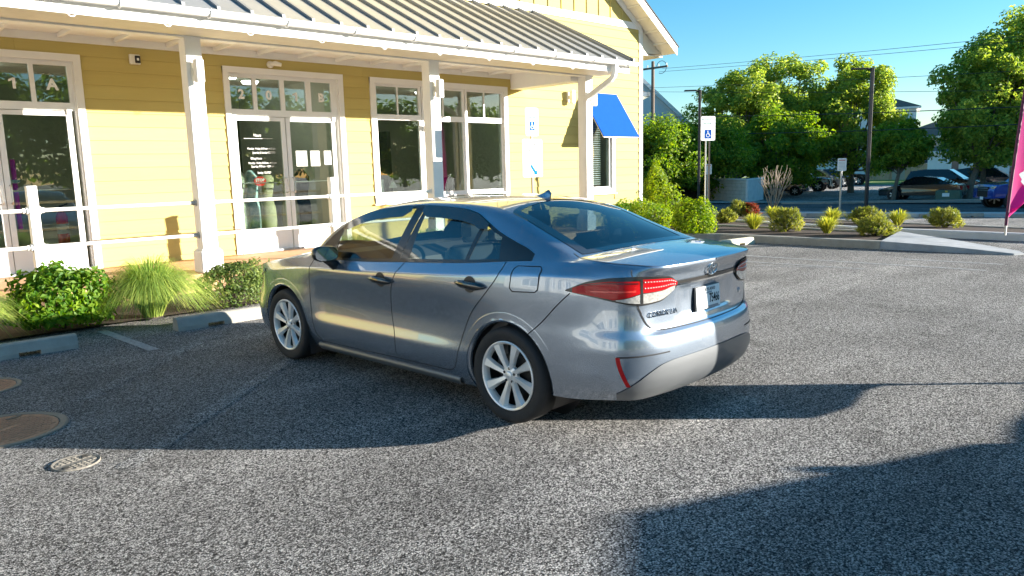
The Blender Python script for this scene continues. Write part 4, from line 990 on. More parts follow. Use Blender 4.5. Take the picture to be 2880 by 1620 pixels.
def mirror(s_):
    mb = MB(); rows = []
    prof = [(-.02, .86, .80), (.0, 1.0, 1.0), (.05, .96, .95), (.10, .78, .75), (.135, .45, .4), (.145, .02, .02)]
    for xx, sy, sz in prof:
        rows.append([Vector((xx, .105 * sy * (abs(math.cos(R(18 * k))) ** .7) * (1 if math.cos(R(18 * k)) >= 0 else -1), .062 * sz * (abs(math.sin(R(18 * k))) ** .7) * (1 if math.sin(R(18 * k)) >= 0 else -1))) for k in range(21)])
    mb = gridmb(rows)
    T = Matrix.Translation((1.86, .965, 1.005)) @ Matrix.Rotation(R(-12), 4, 'Z')
    mb.xf(T); g = gridmb([[Vector((-.021, .092 * rr * math.copysign(abs(math.cos(R(18 * k))) ** .7, math.cos(R(18 * k))), .053 * rr * math.copysign(abs(math.sin(R(18 * k))) ** .7, math.sin(R(18 * k))))) for k in range(21)] for rr in (.01, .6, 1.0)]).xf(T)
    st = MB().tube([(1.90, .86, .90), (1.90, .90, .925), (1.895, .945, .955)], [.045, .034, .03], 10)
    mm = (lambda a: a) if s_ == 0 else mir
    o = cpart('wing_mirror', mm(mb), TRIM); cpart('mirror_glass', mm(g), mat('mirror_glass', (.55, .62, .66), .03, metal=1, var=.01), o); cpart('mirror_stalk', mm(st), BLACKP, o)
mirror(0); mirror(1)
fin = MB(); rows = []
for i in range(9):
    u = i / 8; x_ = lin(.53, .36, u); h_ = .075 * (u ** 1.5 if u < .85 else .85 ** 1.5 * (1 - (u - .85) / .3)); w_ = .030 * math.sin(math.pi * min(.95, .06 + u * .9)) ** .6
    zt_ = U(x_, 2).z - .004; rows.append([Vector((x_, w_, zt_)), Vector((x_ - .01 * u, w_ * .45, zt_ + h_ * .6)), Vector((x_ - .02 * u, 0, zt_ + h_ + .004)), Vector((x_ - .01 * u, -w_ * .45, zt_ + h_ * .6)), Vector((x_, -w_, zt_))])
cpart('antenna_fin', gridmb(rows), PAINT)
cpart('head_lamp', gridmb([[S(t_of_x(lin(3.02, 3.44, i / 14)), lin(lin(.775, .64, i / 14), lin(.80, .715, i / 14), j / 4), .006) for j in range(5)] for i in range(15)]), HEADL, both=True)
# ---- wheels
def wheel(x_, s_):
    w_ = thing('wheel', None, None); w_.parent = car; w_.location = (x_, s_ * .775, .316); w_.rotation_euler = (0, 0, 0 if s_ > 0 else math.pi)
    put('tyre', MB().lathe([(.222, -.085), (.235, -.098), (.27, -.104), (.300, -.098), (.313, -.080), (.316, -.04), (.316, .04), (.313, .080), (.300, .100), (.285, .106), (.262, .104), (.238, .098), (.226, .088), (.222, .07)], 64, 'y', close=True), RUB, w_, auto=50)
    put('brake_disc', MB().lathe([(.001, .02), (.12, .02), (.14, .015), (.14, .0)], 32, 'y').lathe([(.205, .03), (.205, -.07)], 40, 'y'), mat('brake_dark', (.02, .02, .022), .5, metal=.5), w_, smooth=False)
    rim = MB().lathe([(.226, .086), (.228, .097), (.222, .101), (.213, .097), (.203, .075), (.202, .05)], 64, 'y')
    for k in range(8):
        a = R(45 * k + 14); c_, n_ = math.cos(a), math.sin(a); V = []
        for rr, wd, h, sk in ((.035, .017, .078, 0), (.07, .018, .082, .002), (.12, .023, .088, .005), (.17, .031, .092, .009), (.212, .040, .094, .013)):
            for o_, hh in ((-wd, h - .028), (-wd * .55, h), (wd * .75, h - .004), (wd, h - .03)):
                q = o_ + sk; V.append((c_ * rr - n_ * q, hh, n_ * rr + c_ * q))
        F = [(i * 4 + j, i * 4 + j + 1, i * 4 + 5 + j, i * 4 + 4 + j) for i in range(4) for j in range(3)]
        rim.add(V, F)
    rim.lathe([(.001, .075), (.05, .076), (.062, .068), (.064, .045)], 32, 'y')
    rm = put('rim', rim, ALLOY, w_, auto=35)
    put('hub_cap', MB().lathe([(.001, .088), (.022, .087), (.028, .082), (.029, .072)], 24, 'y'), ALLOY, rm, smooth=True)
    mb = MB()
    for k in range(5): a = R(72 * k + 20); mb.cyl((.045 * math.cos(a), .07, .045 * math.sin(a)), .0095, .0085, 10, axis='y')
    put('lug_holes', mb, BLACKP, rm)
for x_ in (0, 2.70):
    for s_ in (1, -1): wheel(x_, s_)
# ---- cabin
def seat(x_, y_, wd, n_='front_seat'):
    o = put(n_, MB().bbox(x_ - .22, y_ - wd / 2, .35, x_ + .28, y_ + wd / 2, .56, .06).add(*(lambda m: (m.v, m.f))(MB().bbox(-.07, -wd / 2, 0, .07, wd / 2, .60, .05).xf(Matrix.Translation((x_ - .25, y_, .50)) @ Matrix.Rotation(R(-18), 4, 'Y')))), SEATM, car, auto=40)
    return o
for y_ in (.36, -.36):
    s_ = seat(1.25, y_, .50); put('headrest', MB().bbox(-.05, -.13, 0, .05, .13, .19, .045).xf(Matrix.Translation((.79, y_, 1.10))), SEATM, s_, auto=40)
rs = seat(.45, 0, 1.25, 'rear_seat')
for y_ in (.42, 0, -.42): put('headrest', MB().bbox(-.05, -.13, 0, .05, .13, .13, .04).xf(Matrix.Translation((.02, y_, 1.04))), mat('rear_headrest', (.22, .22, .23), .8), rs, auto=40)
put('parcel_shelf', MB().box(-.42, -.62, 1.0, .02, .62, 1.035), DASHM, car)
put('dashboard', MB().prism([(1.75, .62), (1.75, .90), (1.85, .99), (2.25, .98), (2.3, .62)], -.70, .70, 'y'), DASHM, car)
put('steering_wheel', MB().tube([(0, .18 * math.cos(R(15 * k)), .18 * math.sin(R(15 * k))) for k in range(25)], .016, 8, False).cyl((-.02, 0, 0), .06, .03, 12, axis='x').box(-.005, -.17, -.02, .005, .17, .02).xf(Matrix.Translation((1.62, .36, .86)) @ Matrix.Rotation(R(-22), 4, 'Y')), DASHM, car)
put('floor_pan', MB().box(-.3, -.74, .27, 2.3, .74, .33).box(-.5, -.74, .3, -.40, .74, 1.0), DASHM, car)
put('door_card', MB().box(.1, .735, .33, 2.15, .75, .93), SEATM, car); put('door_card', MB().box(.1, -.75, .33, 2.15, -.735, .93), SEATM, car)
# ================================================================ VEGETATION
def leafmat(n, c, c2, sub=.45, isl=.35): return mat(n, c, .55, var=.2, scale=2.2, col2=c2, island=isl, sub=sub, spec=.3)
LF_TREE = leafmat('tree_leaf', (.16, .23, .03), (.38, .46, .08)); LF_TREE2 = leafmat('tree_leaf_deep', (.09, .17, .02), (.26, .36, .035))
LF_BUSH = leafmat('bush_leaf', (.05, .13, .012), (.17, .29, .02)); LF_THIN = leafmat('thin_bush_leaf', (.06, .11, .02), (.20, .26, .07))
LF_HEDGE = leafmat('hedge_leaf', (.11, .20, .012), (.27, .34, .025)); LF_PINE = leafmat('mugo_needle', (.09, .12, .02), (.34, .34, .06))
LF_TUFT = leafmat('yellow_tuft_blade', (.26, .30, .03), (.50, .48, .09)); LF_GRASS = leafmat('fountain_grass_blade', (.16, .27, .045), (.40, .47, .12))
LF_RED = leafmat('russet_needle', (.12, .03, .015), (.25, .07, .03))
BARK = mat('bark', (.16, .13, .10), .9, var=.3, scale=8, bump=.6, bscale=30); BARKP = mat('pale_twig', (.34, .27, .20), .8, var=.2, scale=10); BARKD = mat('dark_stem', (.06, .045, .03), .9)

def leaves(rng, C, N, L, W, fold=.15):
    """C centres, N outward directions -> diamond leaves"""
    n = len(C); N = N / np.linalg.norm(N, axis=1, keepdims=True)
    r = rng.normal(size=(n, 3)); U_ = np.cross(N, r); U_ /= np.linalg.norm(U_, axis=1, keepdims=True); V_ = np.cross(N, U_)
    L = (L * rng.uniform(.7, 1.25, n))[:, None]; W = (W * rng.uniform(.7, 1.25, n))[:, None]
    P = np.stack([C - U_ * L / 2, C + V_ * W / 2 + N * L * fold, C + U_ * L / 2 - N * L * fold * .6, C - V_ * W / 2 + N * L * fold], 1).reshape(-1, 3)
    F = np.arange(n * 4).reshape(-1, 4); return P, F
def mesh_np(name, P, F, m, parent=None, smooth=False):
    me = bpy.data.meshes.new(name); me.from_pydata(P.tolist(), [], F.tolist()); me.materials.append(m); me.update()
    o = bpy.data.objects.new(name, me); COL.objects.link(o); o.parent = parent; return o
def shell(rng, n, rx, ry, rz, z0, lo=.55, bumps=14, amp=.22):
    d = rng.normal(size=(n, 3)); d /= np.linalg.norm(d, axis=1, keepdims=True); d[:, 2] = np.where(d[:, 2] < -.75, -d[:, 2], d[:, 2])
    b = rng.normal(size=(bumps, 3)); b /= np.linalg.norm(b, axis=1, keepdims=True)
    k = 1 - amp + amp * 1.6 * np.max(np.exp(-(1 - d @ b.T) * 14), axis=1)
    r = k * rng.uniform(lo ** 3, 1, n) ** (1 / 3)
    C = d * r[:, None] * np.array([rx, ry, rz]); C[:, 2] += z0; C[:, 2] = np.where(C[:, 2] < .02, rng.uniform(.02, .12, n), C[:, 2])
    N = d + rng.normal(scale=.55, size=(n, 3)) + np.array([0, 0, .25]); return C, N
def bush(name, label, cat, x, y, rx, ry, h, n, L, W, m, seed, z=0, group=None, m2=None, lo=.55, amp=.22):
    rng = np.random.default_rng(seed); t = thing(name, label, cat, (x, y, z), 0, group)
    C, N = shell(rng, n, rx, ry, h * .60, h * .40, lo, amp=amp); P_, F_ = leaves(rng, C, N, L, W); mesh_np('foliage', P_, F_, m, t)
    mb = MB()
    for k in range(9):
        a = rng.uniform(0, 6.28); q = rng.uniform(.2, .75); mb.tube([(.03 * math.cos(a), .03 * math.sin(a), 0), (rx * q * .5 * math.cos(a), ry * q * .5 * math.sin(a), h * .35), (rx * q * math.cos(a), ry * q * math.sin(a), h * .72)], [.014, .009, .004], 5)
    put('stems', mb, BARKD, t); return t
def blades(rng, n, h, spread, wd, arch, base=.10, seg=6, droop=1.0):
    V = []; F = []
    for i in range(n):
        a = rng.uniform(0, 2 * math.pi); sp = spread * rng.uniform(.15, 1.0) ** .8; hh = h * rng.uniform(.7, 1.08) * (1 - .25 * (sp / spread)); b0 = base * rng.uniform(0, 1) ** .5
        dx, dy = math.cos(a), math.sin(a); jx, jy = rng.normal(scale=.03, size=2); tw = rng.uniform(-.6, .6); px, py = -math.sin(a + tw), math.cos(a + tw); w0 = wd * rng.uniform(.6, 1.2); k0 = len(V)
        for s in range(seg + 1):
            u = s / seg; r = b0 + sp * u ** arch; z = hh * (1 - (1 - u) ** 1.8) - droop * sp * .62 * u ** 3.2; q = w0 * (1 - u ** 2.5) + .0008
            x, y = dx * r + jx * u, dy * r + jy * u
            V += [(x - px * q / 2, y - py * q / 2, max(z, .005)), (x + px * q / 2, y + py * q / 2, max(z, .005))]
        F += [(k0 + 2 * s, k0 + 2 * s + 1, k0 + 2 * s + 3, k0 + 2 * s + 2) for s in range(seg)]
    return np.array(V), np.array(F)
def grass(name, label, cat, x, y, h, spread, n, wd, arch, m, seed, z=0, group=None, droop=1.0, base=.1):
    rng = np.random.default_rng(seed); t = thing(name, label, cat, (x, y, z), 0, group); P_, F_ = blades(rng, n, h, spread, wd, arch, base, droop=droop)
    o = mesh_np('blades', P_, F_, m, t); o['kind'] = 'stuff'; put('crown', MB().lathe([(base * 1.1, 0), (base * .9, .05), (.001, .09)], 10), BARKD, t); return t
gA = grass('fountain_grass', 'arching green fountain grass cut by the left edge of the picture', 'grass', .92, 9.18, .80, .68, 2600, .0075, 1.35, LF_GRASS, 1, .03, 'fountain grasses along the porch')
gB = grass('fountain_grass', 'large arching fountain grass between two bushes left of the sedan', 'grass', 2.82, 9.18, .82, .74, 3600, .0075, 1.35, LF_GRASS, 2, .03, 'fountain grasses along the porch')
bush('leafy_bush', 'bright green broad leaved bush beside the worn parking line', 'bush', 1.93, 9.28, .60, .54, .74, 3400, .075, .042, LF_BUSH, 3, .03)
for dx, dz in ((-.06, .92), (.03, .84)):
    pass
bush('leafy_bush', 'narrow leaved olive bush at the foot of the porch column', 'bush', 3.82, 9.26, .60, .5, .64, 3000, .07, .02, LF_THIN, 5, .03, amp=.3)
for i, (x, y, l) in enumerate(((5.9, 9.7, 'fountain grass between the sedan nose and the porch, mostly hidden'), (7.3, 9.75, 'fountain grass behind the sedan cabin by the porch'))):
    c = dup(gB if i == 0 else gA); c.location = (x, y, .03); c['label'] = l
b4 = bush('leafy_bush', 'olive bush behind the sedan roof by the sign post', 'bush', 8.6, 9.6, .5, .45, .62, 1500, .07, .022, LF_THIN, 6, .03)
# hedge and shrubs right of the building
bush('hedge_shrub', 'round bright green hedge shrub nearest the pale wheel stop', 'shrub', 14.25, 9.35, .56, .52, .86, 3200, .075, .036, LF_HEDGE, 11, .05, 'hedge by the building corner')
bush('hedge_shrub', 'yellow green hedge shrub beside the building corner', 'shrub', 14.2, 10.6, .75, .62, .82, 3000, .075, .03, LF_HEDGE, 12, .05, 'hedge by the building corner')
bush('hedge_shrub', 'yellow green hedge shrub behind the round one, at the sign posts', 'shrub', 15.8, 10.55, .75, .65, .80, 2800, .08, .03, LF_HEDGE, 13, .05, 'hedge by the building corner')
bush('hedge_shrub', 'low dark hedge shrub touching the white corner board', 'shrub', 14.9, 11.8, .8, .6, .78, 2000, .09, .035, LF_BUSH, 14, .05, 'hedge by the building corner')
bush('tall_shrub', 'tall feathery shrub standing against the dark trees by the corner', 'shrub', 19.2, 14.0, .58, .55, 2.05, 4200, .13, .035, LF_HEDGE, 15, gz(19.2), amp=.35)
bush('tall_shrub', 'loose pale sapling in front of the tall feathery shrub', 'shrub', 17.6, 12.4, .45, .4, 1.15, 900, .12, .04, LF_HEDGE, 16, .05, amp=.45)

def mugo(x, y, r, h, label, seed, m=LF_PINE, n=430, extra=None):
    r *= .86; h *= .9; rng = np.random.default_rng(seed); t = thing('mugo_shrub', label, 'shrub', (x, y, gz(x) + .08), 0, 'low needled shrubs in the island beds')
    def shoots(n, xo=0, sc=1):
        C, N = shell(rng, n, r * sc, r * sc, h * .55, h * .42, .75, amp=.3); C[:, 0] += xo * .3; C[:, 1] -= xo; PP = []; FF = []; k = 0
        N[:, 2] = np.abs(N[:, 2]) + .5; N /= np.linalg.norm(N, axis=1, keepdims=True)
        for c, a in zip(C, N):
            m_ = 9; s = rng.uniform(.05, .10); q = rng.normal(size=(m_, 3)); q -= (q @ a)[:, None] * a; q /= np.linalg.norm(q, axis=1, keepdims=True)
            u = rng.uniform(.0, 1, m_)[:, None]; b = c + a * s * (u - .3) * 1.3; tip = b + (a * .75 + q * .75) * .055; wv = np.cross(q, a) * .010
            PP.append(np.stack([b - wv * .6, b + wv * .6, tip + wv * .5, tip - wv * .5], 1).reshape(-1, 3)); FF.append(np.arange(m_ * 4).reshape(-1, 4) + k); k += m_ * 4
        return np.concatenate(PP), np.concatenate(FF)
    P_, F_ = shoots(n); mesh_np('needles', P_, F_, m, t)
    if extra: P_, F_ = shoots(260, extra, .62); mesh_np('russet_side', P_, F_, LF_RED, t)['label'] = 'reddish brown dead side of the shrub'
    mb = MB()
    for k in range(8): a = R(45 * k); mb.tube([(0, 0, 0), (r * .35 * math.cos(a), r * .35 * math.sin(a), h * .3), (r * .7 * math.cos(a), r * .7 * math.sin(a), h * .65)], [.02, .014, .006], 5)
    put('stems', mb, BARKD, t)
mugo(21.2, 12.3, .48, .52, 'low shrub with a russet dead side near the bare twiggy shrub', 21, extra=.32)
mugo(16.0, 8.1, .43, .62, 'broad olive shrub in the near bed, between two yellow tufts', 22)
mugo(19.1, 7.65, .43, .46, 'low green shrub below the right lamp post, in the far bed', 23)
mugo(15.9, 6.15, .44, .42, 'low green shrub at the concrete nose of the near bed', 24)
mugo(18.7, 5.72, .42, .44, 'low green shrub alone on the right behind the second kerb', 25)
mugo(17.6, 10.6, .28, .34, 'small dark shrub behind the round hedge shrub', 26)
for i, (x, y, l) in enumerate(((16.15, 9.0, 'yellow grass tuft nearest the round hedge'), (20.1, 10.6, 'yellow green grass tuft at the foot of the bare twiggy shrub'), (19.3, 8.55, 'yellow grass tuft in the far bed, behind the other tuft'), (15.9, 7.15, 'yellow grass tuft in the near bed beside the concrete nose shrub'), (18.9, 6.8, 'pale spiky grass tuft right of the low shrubs by the lamp post'), (15.4, 9.9, 'pale grass tuft behind the round hedge shrub, by the sign posts'))):
    grass('grass_tuft', l, 'grass tuft', x, y, .46, .36, 340, .016, 1.05, LF_TUFT, 31 + i, gz(x) + .08, 'yellow grass tufts in the island beds', droop=.55, base=.05)
# bare twiggy shrub
rng = np.random.default_rng(7); t = thing('bare_shrub', 'bare multi stemmed shrub with pale cut branches before the white wall', 'shrub', (27.7, 14.6, gz(27.7)))
def stem(p, d, ln, r, dep, mb):
    pts = [Vector(p)]; d = Vector(d).normalized()
    for k in range(3): d = (d + Vector(rng.normal(scale=.10, size=3)) + Vector((0, 0, .08))).normalized(); pts.append(pts[-1] + d * ln / 3)
    mb.tube(pts, [r, r * .9, r * .8, r * .65], 6)
    if dep:
        for k in range(2): stem(pts[2 if k else 3], d + Vector(rng.normal(scale=.26, size=3)), ln * .58, r * .66, dep - 1, mb)
for k in range(13):
    a = R(27.7 * k); mb = MB(); q = .18 + .3 * ((k * 7) % 5) / 5; stem((.07 * math.cos(a), .07 * math.sin(a), 0), (q * math.cos(a), q * math.sin(a), 1), .98, .021, 2, mb); put('stem', mb, BARKP, t, auto=60)

# ---- trees
def tree_parts(rng, h, r, n, trunk_h, lean, lsize, m, squash=.8, clumps=70, mt=BARK):
    """returns (trunk MB, leaf P, F) in local coordinates"""
    top = Vector((lean[0], lean[1], trunk_h)); mb = MB()
    mb.tube([(0, 0, -.1), (lean[0] * .25, lean[1] * .25, trunk_h * .4), top, (lean[0] * 1.3, lean[1] * 1.3, h * .75)], [h * .024 + .05, h * .018 + .03, h * .014 + .02, .03], 9)
    cz = trunk_h + (h - trunk_h) * .46; cc = np.array([lean[0] * 1.2, lean[1] * 1.2, cz]); rz = (h - trunk_h) * .56
    d = rng.normal(size=(clumps, 3)); d /= np.linalg.norm(d, axis=1, keepdims=True); rr = rng.uniform(.30, 1, clumps) ** .55
    K = cc + d * rr[:, None] * np.array([r, r, rz]) * rng.uniform(.8, 1.08, clumps)[:, None]
    for k in range(0, clumps, 4):
        c = Vector(K[k]); mid = top.lerp(c, .45) + Vector((0, 0, -.15)); mb.tube([top * rng.uniform(.75, 1.0), mid, c], [.07 * h / 8, .045 * h / 8, .015], 6)
    per = n // clumps; CC = []; NN = []
    for k in range(clumps):
        s = r * rng.uniform(.17, .31); q = rng.normal(size=(per, 3)); q /= np.linalg.norm(q, axis=1, keepdims=True); rad = rng.uniform(.2, 1, per) ** .5
        CC.append(K[k] + q * rad[:, None] * np.array([s, s, s * squash])); NN.append(q * .6 + d[k] * .5 + rng.normal(scale=.5, size=(per, 3)) + np.array([0, 0, .45]))
    P_, F_ = leaves(rng, np.concatenate(CC), np.concatenate(NN), lsize, lsize * .62); return mb, P_, F_
def tree(label, x, y, h, r, n, trunk_h, lean=(0, 0), lsize=.28, m=LF_TREE, seed=0, z=None, group='trees beyond the road', clumps=120, name='broadleaf_tree'):
    rng = np.random.default_rng(seed); t = thing(name, label, 'tree', (x, y, gz(x) if z is None else z), 0, group)
    mb, P_, F_ = tree_parts(rng, h, r, n, trunk_h, lean, lsize, m, clumps=clumps); put('trunk', mb, BARK, t, auto=60); mesh_np('crown', P_, F_, m, t); return t
tree('tall light green tree at the left of the large group behind the parked cars', 54.2, 31.6, 10.0, 3.6, 22950, 1.7, seed=41)
tree('tallest light green tree in the middle of the large group behind the parked cars', 59.8, 30.2, 10.9, 4.0, 25650, 1.8, seed=42)
tree('light green tree at the right of the large group, beside the right lamp post', 60.9, 25.6, 10.0, 3.6, 22950, 1.8, seed=43)
tree('dark green tree filling the gap low behind the bare shrub', 52.0, 27.2, 6.4, 3.4, 17550, 1.2, m=LF_TREE2, seed=44)
tree('low dark tree just right of the building corner', 38.5, 28.0, 5.0, 2.9, 16200, .9, m=LF_TREE2, seed=45, lsize=.22)
tree('low dark tree behind the left lamp post', 43.2, 27.6, 5.4, 2.8, 16200, .9, m=LF_TREE2, seed=46, lsize=.22)
tree('small tree with thin pale trunk in front of the wooden fence', 50.0, 18.35, 4.7, 1.75, 12150, 2.0, (.1, -.3), .22, LF_TREE2, 47)
tree('leaning pale trunked tree over the black cars on the right', 52.6, 14.95, 9.6, 3.0, 21600, 2.6, (.5, -.55), .25, LF_TREE, 48)
tree('tall tree rising at the right edge behind the pink flag', 57.5, 13.4, 11.8, 3.9, 24300, 2.4, (0, 0), .26, LF_TREE, 49)
tree('slim trunked tree between the dark utility vehicles on the right', 56.6, 15.2, 7.6, 2.6, 14850, 2.6, (0, .1), .25, LF_TREE2, 50)
# ================================================================ BEYOND THE LOT
# ---- street furniture
def lamp_post(x, y, h, label, az):
    t = thing('lamp_post', label, 'lamp post', (x, y, gz(x)), az, 'dark parking lot lamps')
    put('pole', MB().bbox(-.06, -.06, 0, .06, .06, h, .012), DARK, t); put('arm', MB().tube([(0, 0, h - .18), (-.05, 0, h - .08), (-.22, 0, h - .04)], [.05, .05, .035], 8), DARK, t)
    put('lamp_head', MB().bbox(-.80, -.13, h - .06, -.18, .13, h, .02), DARK, t); put('base', MB().cyl((0, 0, 0), .2, .12, 16), CONC, t)
lamp_post(30.9, 12.35, 5.55, 'tall dark lamp post in front of the green trees, right of centre', R(-43)); lamp_post(34.6, 22.5, 5.95, 'dark lamp post beside the building corner and the access sign', R(-43))
def notice(x, y, az, label, zt=2.0):
    t = thing('notice_sign', label, 'sign', (x, y, gz(x)), az, 'small white notices on steel posts')
    put('post', MB().cyl((0, .02, 0), .035, zt, 10), GALV, t); panel(t, .31, .46, 0, -.02, zt - .22)
    put('red_heading', MB().box(-.11, -.029, zt - .075, .11, -.024, zt - .05), SIGNR, t)
    for k in range(6): put('text_line', MB().box(-.12 + .01 * (k % 3), -.028, zt - .14 - k * .05, .12 - .015 * (k % 2), -.024, zt - .13 - k * .05), mat('notice_grey', (.45, .45, .46), .6), t)
notice(27.7, 12.0, R(-52), 'white notice sign on a steel post left of the right lamp post'); notice(30.6, 19.4, R(-52), 'small white notice sign close to the tall access sign')
# ---- white board enclosure
wb = thing('white_board_wall', 'white painted board enclosure wall beyond the road', 'wall', (41.2, 23.45, gz(41.2)))
a, b, c = Vector((44.2, 28.6)), Vector((41.2, 23.45)), Vector((45.2, 24.55))
WBM = mat('white_boards', (.62, .62, .60), .8, var=.14, scale=3, bump=.3, bscale=20)
def plank(p, q, z0, z1, th, par):
    d = (q - p).normalized(); n = Vector((-d.y, d.x)) * th
    V = [(p.x - 41.2, p.y - 23.45, z0), (q.x - 41.2, q.y - 23.45, z0), ((q + n).x - 41.2, (q + n).y - 23.45, z0), ((p + n).x - 41.2, (p + n).y - 23.45, z0)]
    V += [(x, y, z1) for x, y, _ in V]; return put('board', MB().add(V, [(3, 2, 1, 0), (4, 5, 6, 7), (0, 1, 5, 4), (1, 2, 6, 5), (2, 3, 7, 6), (3, 0, 4, 7)]), WBM, par)
for k in range(6): plank(a, b, .02 + k * .222, .02 + (k + 1) * .222 - .012, .08, wb); plank(b, c, .0 + k * .222, (k + 1) * .222 - .002, .08, wb)
put('coping', MB().tube([(a.x - 41.2, a.y - 23.45, 1.36), (0, 0, 1.36), (c.x - 41.2, c.y - 23.45, 1.36)], .06, 6), WHITE, wb)
# ---- cabinet, rock, utility poles, wires
ub = thing('utility_cabinet', 'green metal utility cabinet in front of the black sedan', 'cabinet', (50.3, 15.3, gz(50)), R(8))
GRN = mat('cabinet_green', (.07, .13, .09), .6, var=.1)
put('housing', MB().bbox(-.35, -.65, 0, .35, .65, .62, .03), GRN, ub); put('door_sticker', MB().box(-.357, -.1, .25, -.352, .28, .46), SIGNW, ub); put('warning_sticker', MB().box(-.357, .0, .5, -.352, .13, .6), mat('warn_yellow', (.7, .5, .05), .5), ub)
WOODP = mat('weathered_pole', (.17, .13, .10), .9, var=.25, scale=8, stretch=(4, 4, .6), bump=.5, bscale=30)
up_ = thing('utility_pole', 'wooden utility pole with cross arm behind the building corner', 'utility pole', (47.0, 34.6, gz(47)))
put('pole', MB().tube([(0, 0, 0), (0, 0, 10.1)], [.17, .12], 10), WOODP, up_); put('cross_arm', MB().box(-.06, -1.3, 9.55, .06, 1.3, 9.68), WOODP, up_)
for q in (-1.2, -.5, .5, 1.2): put('insulator', MB().cyl((0, q, 9.68), .05, .18, 8), GALV, up_)
put('jumper_cable', MB().tube([(0, -.3 - .45 + .45 * math.cos(R(20 * k)), 9.6 + .45 * math.sin(R(20 * k))) for k in range(16)], .02, 5), BLACKP, up_)
up2 = thing('wooden_post', 'short brown wooden post standing before the blue pickup', 'post', (36.3, 8.7, gz(36)))
put('pole', MB().tube([(0, 0, 0), (.03, 0, 1.75)], [.14, .13], 10), WOODP, up2)
for zz in (.9, 1.5): put('pole_band', MB().lathe([(.134, zz), (.134, zz + .05)], 12), DARK, up2)
WIRES = [((47.2, 33.93, 8.65), (39.69, 9.5, 6.93), 'uppermost overhead wire above the trees'), ((47.2, 34.2, 8.45), (39.75, 9.6, 6.72), 'second overhead wire just under the uppermost one'), ((46.6, 34.5, 7.3), (39.78, 9.42, 5.46), 'third overhead wire passing behind the lamp posts'),
         ((46.6, 34.5, 7.02), (39.83, 9.38, 4.62), 'fourth overhead wire entering the right hand trees'), ((46.6, 34.5, 5.18), (39.86, 9.34, 4.0), 'thick overhead cable crossing the right hand trees'), ((47.11, 32.65, 3.85), (39.91, 9.3, 3.24), 'lowest thick overhead cable crossing the tree crowns')]
for i, (a, b, l) in enumerate(WIRES):
    a, b = Vector(a), Vector(b); e = b + (b - a) * .5; s = .15 if i < 4 else .25
    o = put('overhead_wire', MB().tube([a.lerp(e, k / 24) - Vector((0, 0, s * math.sin(math.pi * k / 24))) for k in range(25)], .012 if i < 4 else .022, 5), BLACKP, org=tuple(a)); tag(o, l, 'wire', 'overhead wires')
# ---- feather flags
PINK = mat('hot_pink_cloth', (.78, .01, .26), .6, var=.06, scale=3, sub=.25); 
def feather(x, y, z0, az, label, wd, h, lean, bottom, words=True, tap=.22):
    t = thing('feather_flag', label, 'flag', (x, y, z0), az, 'feather flags')
    edge = lambda u: (lean * u ** 1.3, h * u)                   # pole line
    put('pole', MB().tube([(edge(k / 14)[0], 0, edge(k / 14)[1]) for k in range(15)] , [.02 - .012 * k / 14 for k in range(15)], 8), GALV if words else DARK, t)
    rows = []
    for i in range(41):
        u = bottom + (1 - bottom) * i / 40; ex, ez = edge(u); q = (u - bottom) / (1 - bottom)
        w_ = wd * min(1, (q / tap) ** .7 + .02) * (1 - max(0, (q - .72) / .28) ** 2 * .75)
        rows.append([(ex + w_ * j / 12, .05 * math.sin(3.1 * j / 12 * 2 + 5 * q) * (j / 12) * wd, ez + (1 - min(1, q / tap)) * .18 * h * .3 * j / 12 * (tap / .22)) for j in range(13)])
    mb = MB(); V = [v for r in rows for v in r]; mb.add(V, [(i * 13 + j, i * 13 + j + 1, i * 13 + 14 + j, i * 13 + 13 + j) for i in range(40) for j in range(12)])
    fl = put('cloth', mb, PINK if words else mat('slate_cloth', (.06, .07, .09), .8), t, smooth=True); put('sleeve', MB().tube([(edge(u)[0], 0, edge(u)[1]) for u in [bottom + (1 - bottom) * k / 14 for k in range(15)]], .028, 8), mat('flag_sleeve', (.10, .01, .05), .7), t)
    if words:
        text('flag_lettering', "DUNKIN'", .34, SIGNW, fl, (lean * .5 + .34, -.09, h * .55), (R(90), R(-84), 0), .002, bold=.012); text('flag_lettering', "DUNKIN'", .34, mat('letter_orange', (.85, .22, .05), .6), fl, (lean * .5 + .34, -.094, h * .55), (R(90), R(-84), 0), .001)
        put('cup_print', MB().prism([(lean * .3 + .2 + .13 * (1 + .25 * math.sin(5 * a)) * math.cos(a), h * .30 + .16 * (1 + .2 * math.cos(4 * a)) * math.sin(a)) for a in [R(15 * k) for k in range(24)]], -.085, -.08, 'y'), SIGNW, fl)
    return t
feather(16.76, 4.07, .13, R(-38), 'hot pink feather flag on a slim pole at the right edge', .95, 3.7, .27, .05, tap=.3)
feather(6.84, .75, 0, R(-136) , 'plain feather flag outside the right edge, known by its long shadow behind the sedan', .73, 4.0, .10, .09, words=False, tap=.045)

